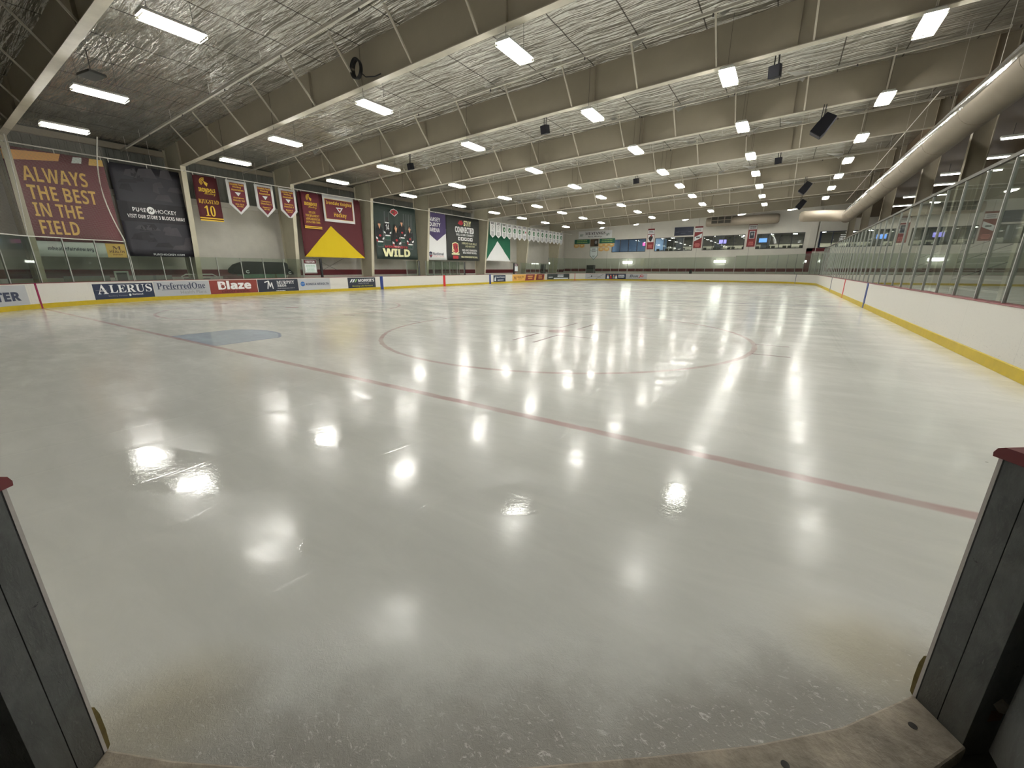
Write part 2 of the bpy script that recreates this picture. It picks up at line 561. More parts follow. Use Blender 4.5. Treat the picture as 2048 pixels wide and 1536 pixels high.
def put(name, mb, m, parent=None, smooth=False, label=None, bevel=0.0):
    me = mb if isinstance(mb, bpy.types.Mesh) else None
    if me is None:
        if parent is not None:
            loc = WORLD.get(parent.name, Vector((0, 0, 0)))
            mb.v = [tuple(Vector(p) - loc) for p in mb.v]
        me = mb.mesh(name, m, smooth)
    o = link(name, me, parent)
    if parent is not None:
        WORLD[o.name] = WORLD.get(parent.name, Vector((0, 0, 0)))
    if bevel > 0:
        bv = o.modifiers.new('bevel', 'BEVEL')
        bv.width = bevel
        bv.segments = 2
    if label:
        o['label'] = label
    return o

WORLD = {}
def thing(name, label, cat, loc=(0, 0, 0), group=None):
    o = bpy.data.objects.new(name, None)
    o.empty_display_size = 0.2
    COL.objects.link(o)
    o.location = loc
    WORLD[o.name] = Vector(loc)
    o['label'] = label
    o['category'] = cat
    if group:
        o['group'] = group
    return o

def tag(o, label, cat, group=None):
    o['label'] = label
    o['category'] = cat
    if group:
        o['group'] = group
    return o

def struct(name, mb, m, parent=None, smooth=False):
    o = put(name, mb, m, parent, smooth)
    if parent is None:
        o['kind'] = 'structure'
    return o

def dup(root, loc, label, group=None):
    r = root.copy()
    COL.objects.link(r)
    r.location = loc
    r['label'] = label
    if group:
        r['group'] = group
    for ch in list(root.children):
        c = ch.copy()
        COL.objects.link(c)
        c.parent = r
        for g in ch.children:
            d = g.copy()
            COL.objects.link(d)
            d.parent = c
    return r

ORD = ['first', 'second', 'third', 'fourth', 'fifth', 'sixth', 'seventh', 'eighth', 'ninth', 'tenth', 'eleventh', 'twelfth', 'thirteenth', 'fourteenth', 'fifteenth', 'sixteenth']

# ------------------------------------------------------------------ rink outline
XL, XR, YF, YN = -16.62, 14.50, 60.96, -0.15
RC, RR = 8.53, 6.5
JL, JR = Vector((9.62, -0.27)), Vector((12.01, 1.50))
def arc(cx, cy, r, a0, a1, n):
    return [Vector((cx + r * math.cos(math.radians(a0 + (a1 - a0) * i / n)), cy + r * math.sin(math.radians(a0 + (a1 - a0) * i / n)))) for i in range(n + 1)]
path = [JL, Vector((9.22, -0.566)), Vector((8.7, -0.85)), Vector((7.9, -1.03)), Vector((6.8, -1.05)), Vector((4.5, -0.92))]
i_near0 = 0
path += arc(XL + RC, YN + RC, RC, -90, -180, 24)
i_left0 = len(path) - 1
path += arc(XL + RC, YF - RC, RC, -180, -270, 24)
i_left1 = i_left0 + 1
i_end0 = len(path) - 1
path += arc(XR - RC, YF - RC, RC, 90, 0, 24)
i_end1 = i_end0 + 1
i_right0 = len(path) - 1
path += arc(XR - RR, YN + RR, RR, 0, -34, 10) + [Vector((12.75, 2.05))]
i_right1 = i_right0 + 1
path += [JR]
S = [0.0]
for a, b in zip(path, path[1:]):
    S.append(S[-1] + (b - a).length)
NRM = []
for i in range(len(path)):
    d = (path[min(i + 1, len(path) - 1)] - path[max(i - 1, 0)]).normalized()
    NRM.append(Vector((d.y, -d.x)))          # to the right of travel = into the rink
def rp(s):
    s = max(0.0, min(S[-1], s))
    for i in range(len(S) - 1):
        if s <= S[i + 1] + 1e-9:
            t = (s - S[i]) / max(1e-9, S[i + 1] - S[i])
            return path[i].lerp(path[i + 1], t), NRM[i].lerp(NRM[i + 1], t).normalized()
def s_left(y):
    return S[i_left0] + (y - path[i_left0].y)
def s_right(y):
    return S[i_right0 + 1] - (y - path[i_right0 + 1].y)
def s_end(x):
    return S[i_end0] + (x - path[i_end0].x)

def sweep(i0, i1, prof, uvz=False):
    """profile of (offset into the rink, z) swept along the path vertices i0..i1"""
    mb = MB()
    n = len(prof)
    uvs = []
    for i in range(i0, i1 + 1):
        for (o, z) in prof:
            q = path[i] + NRM[i] * o
            mb.v.append((q.x, q.y, z))
            uvs.append((S[i], z))
    m = i1 - i0
    for k in range(m):
        for j in range(n):
            a, b = k * n + j, k * n + (j + 1) % n
            mb.f.append((a, b, b + n, a + n))
    mb.f.append(tuple(reversed(range(n))))
    mb.f.append(tuple(range(m * n, m * n + n)))
    mb.uv = uvs
    return mb

# ------------------------------------------------------------------ setting
def zroof(x):
    return 8.77 + 0.036 * x
XW = -19.40          # left wall
YB = 62.9            # far wall

mb = MB()
ring = [(p.x, p.y, 0.0) for p in [q - n * 0.0 for q, n in zip(path, NRM)]]
ring += [(11.76, 1.20, 0), (11.50, 0.965, 0), (11.2, 0.73, 0), (10.87, 0.48, 0), (10.5, 0.22, 0), (10.1, -0.02, 0), (9.85, -0.16, 0)]
mb.add(ring, [tuple(range(len(ring)))])
ice = struct('floor', mb, ICE)
mb = MB()
mb.box(-20, 26, -6, 76, -0.30, -0.06)
struct('floor', mb, CONCRETE)

# ceiling: draped foil, sagging between purlins
mb = MB()
NX, NY = 74, 300
for j in range(NY + 1):
    y = -4 + (67.2) * j / NY
    for i in range(NX + 1):
        x = -19.5 + 36.7 * i / NX
        sag = -0.04 * abs(math.sin(math.pi * (x + 0.96) / 1.93)) ** 0.7
        sag -= 0.010 * math.sin(y * 5.1 + 1.7 * math.sin(x * 0.9)) * (0.4 + 0.6 * math.sin(x * 0.7 + y * 0.13) ** 2)
        mb.v.append((x, y, zroof(x) + 0.05 + sag))
for j in range(NY):
    for i in range(NX):
        a = j * (NX + 1) + i
        mb.f.append((a, a + NX + 1, a + NX + 2, a + 1))
o = len(mb.v)
mb.v += [(-19.5, -4, 9.3), (17.2, -4, 9.9), (17.2, 63.2, 9.9), (-19.5, 63.2, 9.3)]
mb.f.append((o, o + 1, o + 2, o + 3))
ceiling = struct('ceiling', mb, FOIL, smooth=True)
# torn flaps of foil hanging at the brace tops
BEAMS = [4.0, 10.25, 16.25, 22.65, 29.05, 38.3, 47.3, 56.4]
BRX = [-14.4 + 2.55 * k for k in range(12)]
rnd = random.Random(3)
for bi, yb in enumerate(BEAMS[:6]):
    for x in BRX[1:]:
        if rnd.random() < 0.55:
            z = zroof(x) - 0.02
            y = yb - 1.05 + rnd.uniform(-0.15, 0.1)
            L = rnd.uniform(0.4, 1.15)
            s_ = -1 if rnd.random() < 0.6 else 1
            p0 = Vector((x, y, z - 0.10))
            p1 = Vector((x + s_ * L, y - rnd.uniform(0, 0.2), z + 0.0))
            p2 = Vector((x + s_ * L * 0.25, y - rnd.uniform(0.1, 0.3), z - rnd.uniform(0.22, 0.48)))
            p3 = p1.lerp(p2, 0.5) + Vector((0, 0.1, 0.07))
            t = Vector((0, 0.012, 0.004))
            f = MB()
            f.add([p0, p2, p3, p1, p0 + t, p2 + t, p3 + t, p1 + t], [(0, 1, 2, 3), (7, 6, 5, 4), (0, 4, 5, 1), (1, 5, 6, 2), (2, 6, 7, 3), (3, 7, 4, 0)])
            put('torn_flap', f, FLAP, ceiling)

# left wall: white precast below, dark ribbed siding above (white to the roof beyond the sixth frame)
mb = MB()
mb.box(XW - 0.3, XW, -6, 38.6, -0.1, 5.62)
mb.box(XW - 0.3, XW, 38.6, YB + 0.3, -0.1, 8.4)
mb.box(XW, XW + 0.14, -6, 38.6, 5.42, 5.72)
wall_left = struct('wall_left', mb, WALLW)
put('wall_stripe', MB().box(XW - 0.01, XW + 0.012, -4, YB, 1.18, 1.60), STRIPE, wall_left)
mb = MB()
mb.box(XW - 0.3, XW - 0.05, -6, 38.6, 5.62, 8.5)
struct('wall_left', mb, SIDING)
mb = MB()
mb.box(XW - 0.04, XW + 0.16, -6, 38.6, 7.74, 8.02)
struct('trim_1', mb, STEEL)

# far wall with its window openings
WINX = [(-11.30, -6.15), (-4.86, 0.28), (1.55, 6.60), (7.92, 12.99), (14.45, 19.6), (20.6, 25.2)]
ZW0, ZW1 = 4.14, 5.98
mb = MB()
mb.box(XW, 26, YB, YB + 0.25, -0.1, ZW0)
mb.box(XW, 26, YB, YB + 0.25, ZW1, 9.7)
xs = [XW] + [v for p in WINX for v in p] + [26]
for a, b in zip(xs[0::2], xs[1::2]):
    mb.box(a, b, YB, YB + 0.25, ZW0, ZW1)
wall_back = struct('wall_back', mb, WALLF)
mb = MB()
mb.box(XW, 13.4, YB - 0.012, YB + 0.01, 1.32, 1.72)
mb.box(13.4, 14.0, YB - 0.012, YB + 0.01, 1.32, 4.10)
mb.box(13.4, 17.2, YB - 0.012, YB + 0.01, 3.72, 4.10)
put('wall_stripe', mb, STRIPE, wall_back)
mb = MB()
for x in (-12.0, -5.5, 0.85, 7.2, 13.6, 14.3):
    mb.box(x - 0.02, x + 0.02, YB - 0.006, YB + 0.01, 1.75 if x < 13 else 4.1, 8.6)
put('panel_seam', mb, mat('seam_grey', (0.42, 0.40, 0.36), 0.7), wall_back)
# pilaster between the fourth and fifth window
put('pilaster', MB().box(13.45, 14.15, YB - 0.18, YB, 4.1, 8.9), WALLF, wall_back)

# walls behind and to the right
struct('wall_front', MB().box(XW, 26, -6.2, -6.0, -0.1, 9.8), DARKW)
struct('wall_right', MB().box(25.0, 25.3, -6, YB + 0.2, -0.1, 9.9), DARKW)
# low ceiling over the seating on the right, with its soffit
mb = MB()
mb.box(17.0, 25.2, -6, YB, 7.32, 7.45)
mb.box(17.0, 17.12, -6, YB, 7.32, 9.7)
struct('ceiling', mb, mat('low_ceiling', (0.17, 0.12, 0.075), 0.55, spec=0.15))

# windows: frames, mullions, panes; the fifth has a blue frame
FR = mat('dark_frame', (0.03, 0.03, 0.032), 0.4)
FRB = mat('blue_frame', (0.012, 0.02, 0.055), 0.4)
for n, (a, b) in enumerate(WINX):
    m_ = FRB if n == 4 else FR
    t = 0.07
    fr = MB()
    y0, y1 = YB - 0.03, YB + 0.12
    fr.box(a, b, y0, y1, ZW0, ZW0 + t)
    fr.box(a, b, y0, y1, ZW1 - t, ZW1)
    fr.box(a, a + t * (3 if n == 4 else 1), y0, y1, ZW0, ZW1)
    fr.box(b - t, b, y0, y1, ZW0, ZW1)
    wo = struct('window_%d' % (n + 1), fr, m_)
    for k in (1, 2, 3):
        x = a + (b - a) * k / 4
        put('mullion', MB().box(x - 0.04, x + 0.04, y0 + 0.03, y1, ZW0 + t, ZW1 - t), m_, wo)
    put('pane', MB().box(a + t, b - t, YB + 0.04, YB + 0.05, ZW0 + t, ZW1 - t), GLASS, wo)

# the lobby behind the windows
LOBW = mat('lobby_wall', (0.62, 0.58, 0.48), 0.8)
mb = MB()
mb.box(XW, 26, 74.5, 74.7, 3.0, 7.0)
lob = struct('wall_back', mb, LOBW)
struct('wall_back', MB().box(-5.8, 26, 74.3, 74.5, 5.25, 6.5), mat('lobby_dark_band', (0.05, 0.045, 0.04), 0.7))
struct('floor', MB().box(XW, 26, YB + 0.25, 74.6, 3.2, 3.35), mat('lobby_floor', (0.10, 0.09, 0.08), 0.5))
struct('ceiling', MB().box(XW, 26, YB + 0.25, 74.6, 6.5, 6.65), mat('lobby_ceiling', (0.06, 0.055, 0.05), 0.6))
struct('wall_left', MB().box(-6.0, -5.8, YB + 0.25, 74.6, 3.35, 6.5), mat('lobby_blue_lit_wall', (0.22, 0.36, 0.62), 0.7))  # the room's blue light is painted into its wall colour
struct('wall_left', MB().box(-12.2, -12.0, YB + 0.25, 74.6, 3.35, 6.5), MATS['lobby_blue_lit_wall'])
struct('wall_back', MB().box(-12.0, -6.0, 69.0, 69.2, 3.35, 6.5), MATS['lobby_blue_lit_wall'])
rnd = random.Random(11)
disc = thing('downlight', 'x', 'light', (0, 0, 6.42))
put('lens', MB().tube([(0, 0, 6.40), (0, 0, 6.46)], 0.26, 14), LENS, disc)
put('rim', MB().tube([(0, 0, 6.44), (0, 0, 6.50)], 0.30, 14), LAMPM, disc)
k = 0
LW = ['first', 'second', 'third', 'fourth', 'fifth', 'sixth']
for wi, (a, b) in enumerate(WINX):
    for q in range(6 if wi != 0 else 2):
        x = a + (b - a) * (0.2 + 0.6 * (q % 2)) + rnd.uniform(-0.4, 0.4)
        y = 64.5 + 1.5 * q
        lb = 'round lit downlight, %s inside behind the %s upper window from the left' % (ORD[q], LW[wi])
        if k == 0:
            disc.location = (x, y, 6.42)
            disc['label'] = lb
            disc['group'] = 'downlights in the lobby'
        else:
            dup(disc, (x, y, 6.42), lb, 'downlights in the lobby')
        k += 1
# tables and chairs by the lobby windows
DKW = mat('dark_furniture', (0.04, 0.035, 0.03), 0.5)
tab = thing('lobby_table', 'x', 'table', (0, 0, 3.35))
put('tabletop', MB().tube([(0, 0, 4.33), (0, 0, 4.37)], 0.38, 14), mat('table_top', (0.22, 0.2, 0.17), 0.4), tab)
put('pedestal', MB().tube([(0, 0, 3.36), (0, 0, 3.40), (0, 0, 3.43), (0, 0, 4.33)], [0.26, 0.26, 0.04, 0.04], 10), DKW, tab)
chair = thing('lobby_chair', 'x', 'chair', (0, 0, 3.35))
put('seat', MB().box(-0.21, 0.21, -0.21, 0.21, 4.02, 4.07), DKW, chair)
put('backrest', MB().box(-0.21, 0.21, 0.18, 0.22, 4.12, 4.55), DKW, chair)
for sx in (-1, 1):
    for sy in (-1, 1):
        put('leg', MB().box(sx * 0.18 - 0.02, sx * 0.18 + 0.02, sy * 0.18 - 0.02, sy * 0.18 + 0.02, 3.36, 4.02), DKW, chair)
put('foot_ring', MB().box(-0.2, 0.2, -0.2, 0.2, 3.60, 3.63), DKW, chair)
n_t = 0
for wi in (1, 2, 3):
    a, b = WINX[wi]
    for q in range(3):
        x = a + (b - a) * (0.15 + 0.35 * q)
        lb = 'dark tall table, %s from the left behind the %s upper window from the left' % (ORD[q], LW[wi])
        if n_t == 0:
            tab.location = (x, 64.2, 3.35)
            tab['label'] = lb
        else:
            dup(tab, (x, 64.2, 3.35), lb)
        for e, dx in enumerate((-0.62, 0.62)):
            lb = 'dark tall chair %s of the %s table behind the %s upper window' % (('left', 'right')[e], ORD[q], LW[wi])
            if n_t == 0 and e == 0:
                chair.location = (x + dx, 64.2, 3.35)
                chair['label'] = lb
            else:
                dup(chair, (x + dx, 64.2, 3.35), lb)
        n_t += 1
# lobby columns and screens
for x, wn_ in ((-2.3, 'second'), (3.0, 'third'), (8.8, 'fourth')):
    o = put('lobby_pillar', MB().box(x - 0.5, x + 0.5, 67.0, 67.6, 3.35, 6.5), mat('pillar_dark', (0.06, 0.065, 0.08), 0.6))
    o['kind'] = 'structure'
for x, c, wn_ in ((-7.2, (0.75, 0.15, 0.5), 'first'), (3.6, (0.35, 0.3, 1.0), 'third'), (8.5, (0.15, 0.35, 1.0), 'fourth')):
    t = thing('screen', 'small glowing coloured screen behind the %s upper window from the left' % wn_, 'screen', (x, 66.6, 5.4))
    put('casing', MB().box(x - 0.5, x + 0.5, 66.62, 66.68, 5.1, 5.7), BLACK, t)
    put('mount', MB().box(x - 0.03, x + 0.03, 66.63, 66.67, 5.7, 6.5), BLACK, t)
    put('display', MB().box(x - 0.46, x + 0.46, 66.60, 66.62, 5.14, 5.66), mat('screen_glow_%s' % wn_, (0, 0, 0), 0.4, emit=c, es=1.2), t)

# ------------------------------------------------------------------ dasher boards, in runs
def face_prof():
    return [(0.0, 0.0), (0.0, 1.03), (-0.02, 1.03), (-0.02, 0.0)]
def run(label, i0, i1, group='dasher boards'):
    c = path[(i0 + i1) // 2]
    t = thing('dasher_boards', label, 'rink boards', (c.x, c.y, 0), group)
    mb_ = sweep(i0, i1, [(0.0, 0.0), (0.0, 1.03), (-0.02, 1.03), (-0.02, 0.0)])
    uvs = mb_.uv
    o_ = put('facing', mb_, BOARD, t)
    me = o_.data
    ul = me.uv_layers.new(name='UVMap')
    for lp in me.loops:
        ul.data[lp.index].uv = uvs[lp.vertex_index]
    put('backing', sweep(i0, i1, [(-0.02, 0.0), (-0.02, 1.02), (-0.17, 1.02), (-0.17, 0.0)]), GREYB, t)
    put('kickplate', sweep(i0, i1, [(0.012, 0.002), (0.012, 0.185), (0.002, 0.20), (0.0005, 0.20), (0.0005, 0.002)]), KICK, t, label='yellow kickplate along the ice')
    put('cap_rail', sweep(i0, i1, [(0.012, 1.028), (0.015, 1.04), (0.010, 1.052), (-0.175, 1.056), (-0.18, 1.028)]), CAP, t, label='maroon cap rail')
    return t
R_near = run('white rink boards round the near left corner, behind the goal line end', 1, i_left0)
R_left = run('long straight white rink boards under the left wall, carrying the advertisements', i_left0, i_left1)
R_fl = run('curved white rink boards in the far left corner', i_left1, i_end0)
R_end = run('straight white rink boards across the far end', i_end0, i_end1)
R_fr = run('curved white rink boards in the far right corner', i_end1, i_right0)
R_right = run('long plain white rink boards on the right with scuffed face', i_right0, i_right1)
R_nr = run('curved white rink boards just right of the open gate', i_right1, len(path) - 2)
def vline(parent, s, half, m_, z0=0.0, z1=1.055, lab=None):
    mb_ = MB()
    pts = []
    for ss in (s - half, s + half):
        p, n = rp(ss)
        pts.append((p, n))
    (p0, n0), (p1, n1) = pts
    vs_ = []
    for (p, n) in pts:
        for off in (-0.002, 0.018):
            for z in (z0, z1):
                q = p + n * off
                vs_.append((q.x, q.y, z))
    mb_.add(vs_, [(0, 1, 3, 2), (4, 6, 7, 5), (0, 4, 5, 1), (2, 3, 7, 6), (1, 5, 7, 3), (0, 2, 6, 4)])
    put('painted_line', mb_, m_, parent, label=lab)
p3 = 3.353
# near goal line sits on the near-left arc
def s_at_y_near(y):
    for i in range(i_left0, 0, -1):
        if path[i].y <= y <= path[i - 1].y or path[i - 1].y <= y <= path[i].y:
            t_ = (y - path[i].y) / (path[i - 1].y - path[i].y + 1e-9)
            return S[i] + (S[i - 1] - S[i]) * t_
SGL = s_at_y_near(p3)
vline(R_near, SGL, 0.035, MAG, lab='thin magenta goal line mark')
vline(R_left, s_left(22.78), 0.15, BLUE, lab='blue line mark')
vline(R_left, s_left(30.48), 0.15, RED, lab='red centre line mark')
vline(R_left, s_left(38.18), 0.15, BLUE, lab='blue line mark')
def s_far(y, right):
    rng = range(i_left1, i_end0) if not right else range(i_end1, i_right0)
    for i in rng:
        y0, y1 = path[i].y, path[i + 1].y
        if min(y0, y1) <= y <= max(y0, y1):
            return S[i] + (S[i + 1] - S[i]) * (y - y0) / (y1 - y0)
vline(R_fl, s_far(57.6, False), 0.04, RED, lab='thin red goal line mark')
vline(R_fr, s_far(57.6, True), 0.04, GREYL)
vline(R_right, s_right(38.18), 0.15, GREYL)
vline(R_right, s_right(30.48), 0.12, RED, lab='red centre line mark')
vline(R_right, s_right(22.78), 0.15, BLUE, lab='blue line mark')

# ------------------------------------------------------------------ glass barriers
def barrier(label, svals, ztop, off=-0.09, post_w=0.036, z0=1.058, rail=None, skip=()):
    """posts at the given path distances, panes between them"""
    p, n = rp(svals[0])
    t = thing('glass_barrier', label, 'rink glass', (p.x, p.y, 1.05), 'rink glass on the boards')
    Q = []
    for s_ in svals:
        p, n = rp(s_)
        q = p + n * off
        Q.append((q, n))
    for i, (q, n) in enumerate(Q):
        d = Vector((-n.y, n.x))
        put('post', MB().obox((q.x, q.y, (z0 + ztop) / 2), (d.x, d.y, 0), (n.x, n.y, 0), (0, 0, 1), post_w, 0.06, ztop - z0 + 0.01), ALU, t)
    for i in range(len(Q) - 1):
        if i in skip:
            continue
        a, b = Q[i][0], Q[i + 1][0]
        d = (b - a).normalized()
        nn = Vector((d.y, -d.x))
        a2, b2 = a + d * (post_w / 2 + 0.001), b - d * (post_w / 2 + 0.001)
        c = (a2 + b2) / 2
        put('pane', MB().obox((c.x, c.y, (z0 + ztop) / 2), (d.x, d.y, 0), (nn.x, nn.y, 0), (0, 0, 1), (b2 - a2).length, 0.012, ztop - z0), GLASS, t)
    return t
def steps(a, b, n):
    return [a + (b - a) * i / n for i in range(n + 1)]
SL7 = s_left(7.02) if path[i_left0].y < 7.02 else s_at_y_near(7.02)
near_s = [SL7 - 1.21 * k for k in range(13, -1, -1)]
barrier('tall clear glass round the near left corner under the safety net', near_s, 2.93)
barrier('low clear glass on the left boards below the dark hockey store banner', steps(SL7 + 0.06, SL7 + 9.15, 7), 2.28)
barrier('single clear glass pane beside the far end of the visitor bench', [s_left(25.75), s_left(27.2)], 2.32)
barrier('clear glass across the timekeeper box at the red line', steps(s_left(28.1), s_left(33.7), 5), 2.36)
barrier('low clear glass on the far part of the left boards', steps(s_left(45.0), s_left(52.4), 6), 2.40)
sA, sB = s_left(52.45), S[i_end0]
barrier('tall clear glass curving round the far left corner', steps(sA, sB, 11), 3.20)
barrier('tall clear glass across the far end boards', steps(sB + 0.06, S[i_end1], 12), 3.18)
barrier('tall clear glass curving round the far right corner', steps(S[i_end1] + 0.06, S[i_right0], 11), 3.3)
br = barrier('very tall clear glass along the right hand boards', steps(S[i_right0] + 0.06, S[i_right1], 37), 3.54, post_w=0.04)
put('top_rail', MB().bar((XR + 0.09, 6.4, 3.60), (XR + 0.09, 52.3, 3.60), 0.05, 0.07), mat('rail_dark', (0.09, 0.08, 0.065), 0.5), br)
barrier('tall clear glass curving right of the open gate', steps(S[i_right1] + 0.1, S[-1] - 0.12, 4), 3.54, post_w=0.04)
# inner posts of the timekeeper box
t = thing('glass_barrier', 'clear glass along the back of the timekeeper box', 'rink glass', (-17.3, 29.6, 0), 'rink glass on the boards')
ys = [29.7, 30.9, 31.5, 32.6, 33.6]
for y in ys:
    put('post', MB().box(-17.33, -17.27, y - 0.02, y + 0.02, -0.06, 2.35), ALU, t)
for a, b in zip(ys, ys[1:]):
    put('pane', MB().box(-17.306, -17.294, a + 0.021, b - 0.021, 0.9, 2.35), GLASS, t)
for y, lb in ((17.6, 'black padded post at the near end of the visitor bench'), (27.3, 'black padded post between visitor bench and timekeeper box'), (33.85, 'black padded post between timekeeper box and home bench'), (43.5, 'black padded post beside the far bench sign')):
    o = put('padded_post', MB().box(-16.84, -16.70, y - 0.07, y + 0.07, 1.0, 2.36), BLACK, bevel=0.02)
    tag(o, lb, 'post', 'black posts at the benches')

# ------------------------------------------------------------------ steel roof frames
def zfl(x):
    return 7.60 + 0.035 * x
FRL = 'tan steel roof frame with slanted braces, %s from the camera'
for bi, yb in enumerate(BEAMS):
    t = thing('roof_frame', FRL % ORD[bi], 'roof beam', (-18.2, yb, -0.06), 'steel roof frames')
    w_ = 0.012
    top = [(x, zroof(x) + 0.02) for x in (16.4, -18.7)]
    poly = [(-16.80, zfl(-16.8)), (16.4, zfl(16.4))] + [top[0], (-16.8, zroof(-16.8) + 0.02)]
    put('rafter_web', MB().prism(poly, 'y', yb - w_, yb + w_), STEEL, t)
    f = MB()
    f.bar((-16.80, yb, zfl(-16.8) - 0.012), (16.4, yb, zfl(16.4) - 0.012), 0.25, 0.022)
    put('bottom_flange', f, STEELF, t)
    put('column_web', MB().prism([(-18.7, -0.06), (-17.58, -0.06), (-16.80, 6.98), (-16.80, zroof(-16.8)), (-18.7, zroof(-18.7))], 'y', yb - w_, yb + w_), COLUMN if bi >= 4 else COLUMN, t)
    f = MB()
    f.bar((-17.57, yb, -0.06), (-16.79, yb, 7.0), 0.25, 0.022, (1, 0, 0))
    put('column_flange', f, COLUMN, t)
    f = MB()
    f.box(-18.73, -18.70, yb - 0.125, yb + 0.125, -0.06, 8.0)
    put('column_flange', f, COLUMN, t)
    # right hand column
    f = MB()
    f.box(16.40, 16.90, yb - w_, yb + w_, -0.06, 9.36)
    f.box(16.38, 16.40, yb - 0.125, yb + 0.125, -0.06, 9.36)
    f.box(16.90, 16.92, yb - 0.125, yb + 0.125, -0.06, 9.36)
    put('right_column', f, STEEL, t)
    for x in (-16.82, -13.1, -4.4, 4.35, 10.7):
        put('stiffener', MB().box(x - 0.006, x + 0.006, yb - 0.11, yb - w_, zfl(x), zroof(x) - 0.02), STEEL, t)
    for x in BRX:
        put('brace', MB().bar((x, yb - 0.10, zfl(x) + 0.03), (x - 0.05, yb - 1.05, zroof(x) + 0.02), 0.05, 0.05), STEELF, t)
# sprinkler pipes
for bi, yb in enumerate(BEAMS):
    y = yb - 1.85
    t = thing('sprinkler_pipe', 'thin grey sprinkler pipe under the foil, just before the %s roof frame' % ORD[bi], 'pipe', (0, y, zroof(0) - 0.5), 'sprinkler pipes')
    put('pipe', MB().bar((-19.0, y, zroof(-19.0) - 0.45), (16.2, y, zroof(16.2) - 0.45), 0.075, 0.075), PIPE, t)
    hg = MB()
    for k in range(9):
        x = -16 + 3.9 * k
        put('hanger', MB().box(x - 0.006, x + 0.006, y - 0.006, y + 0.006, zroof(x) - 0.45, zroof(x) - 0.03), PIPE, t)
        put('sprinkler_head', MB().tube([(x + 1.2, y, zroof(x + 1.2) - 0.56), (x + 1.2, y, zroof(x + 1.2) - 0.48)], 0.025, 6), WIRE, t)

# ------------------------------------------------------------------ ceiling lights
def make_light():
    t = thing('high_bay_light', 'x', 'ceiling light', (0, 0, 0))
    h = MB()
    L, W_ = 0.625, 0.225
    h.add([(-W_ * .75, -L, 0.10), (W_ * .75, -L, 0.10), (W_ * .75, L, 0.10), (-W_ * .75, L, 0.10),
           (-W_, -L, 0.03), (W_, -L, 0.03), (W_, L, 0.03), (-W_, L, 0.03)],
          [(0, 1, 2, 3), (0, 4, 5, 1), (1, 5, 6, 2), (2, 6, 7, 3), (3, 7, 4, 0)])
    h.add([(-W_ * .75, -L, 0.115), (W_ * .75, -L, 0.115), (W_ * .75, L, 0.115), (-W_ * .75, L, 0.115)], [(0, 1, 2, 3)])
    put('housing', h, LAMPM, t)
    for x in (-0.156, -0.052, 0.052, 0.156):
        put('tube_lamp', MB().tube([(x, -0.57, -0.008), (x, 0.57, -0.008)], 0.030, 8), TUBE, t, smooth=True)
    g = MB()
    for k in range(15):
        y = -0.62 + 1.24 * k / 14
        g.bar((-W_, y, -0.045), (W_, y, -0.045), 0.004, 0.004)
        for s_ in (-1, 1):
            g.bar((s_ * W_, y, -0.035), (s_ * W_, y, 0.0), 0.006, 0.006)
    for x in (-W_, W_):
        g.bar((x, -L, -0.035), (x, L, -0.035), 0.012, 0.012)
    for y in (-L, L):
        g.bar((-W_, y, -0.035), (W_, y, -0.035), 0.012, 0.012)
    put('wire_guard', g, GUARD, t)
    return t
ROWS = [(-11.9, 6.66), (-7.35, 6.86), (-1.55, 7.08), (4.3, 7.32), (8.94, 7.58), (13.6, 7.76)]
YK = [4.88, 10.67, 16.25, 21.9, 27.5, 32.5, 37.4, 42.4, 47.8]
RDESC = ['row nearest the left wall', 'second row from the left', 'third row from the left', 'fourth row from the left', 'fifth row from the left', 'row nearest the right glass']
L0 = make_light()
n_l = 0
for ri, (x, z) in enumerate(ROWS):
    for k, y in enumerate(YK):
        lb = 'lit caged fluorescent high-bay light, %s from the camera in the %s' % (ORD[k], RDESC[ri])
        if n_l == 0:
            o = L0
            o.location = (x, y, z)
            o['label'] = lb
            o['group'] = 'high-bay ceiling lights'
        else:
            o = dup(L0, (x, y, z), lb, 'high-bay ceiling lights')
        zz = zroof(x) - z
        for yy in (-0.45, 0.45):
            c = MB()
            c.bar((0, yy, 0.11), (0, yy, zz - 0.01), 0.008, 0.008)
            link('hanging_cable', c.mesh('hanging_cable', WIRE), o)
        n_l += 1
for k, (x, z) in enumerate([(-11.4, 7.35), (-6.5, 7.55), (-0.15, 7.8), (6.2, 8.0), (11.25, 8.2)]):
    o = dup(L0, (x, 58.6, z), 'small lit high-bay light by the far wall, %s from the left in the last row' % ORD[k], 'high-bay ceiling lights')
    o.rotation_euler = (0, 0, 0.5)
    for ch in list(o.children):
        if ch.name.startswith('hanging_cable'):
            bpy.data.objects.remove(ch)
    c = MB()
    c.bar((0, 0, 0.11), (0, 0, zroof(x) - z - 0.0), 0.012, 0.012)
    link('hanging_cable', c.mesh('hanging_cable', WIRE), o)

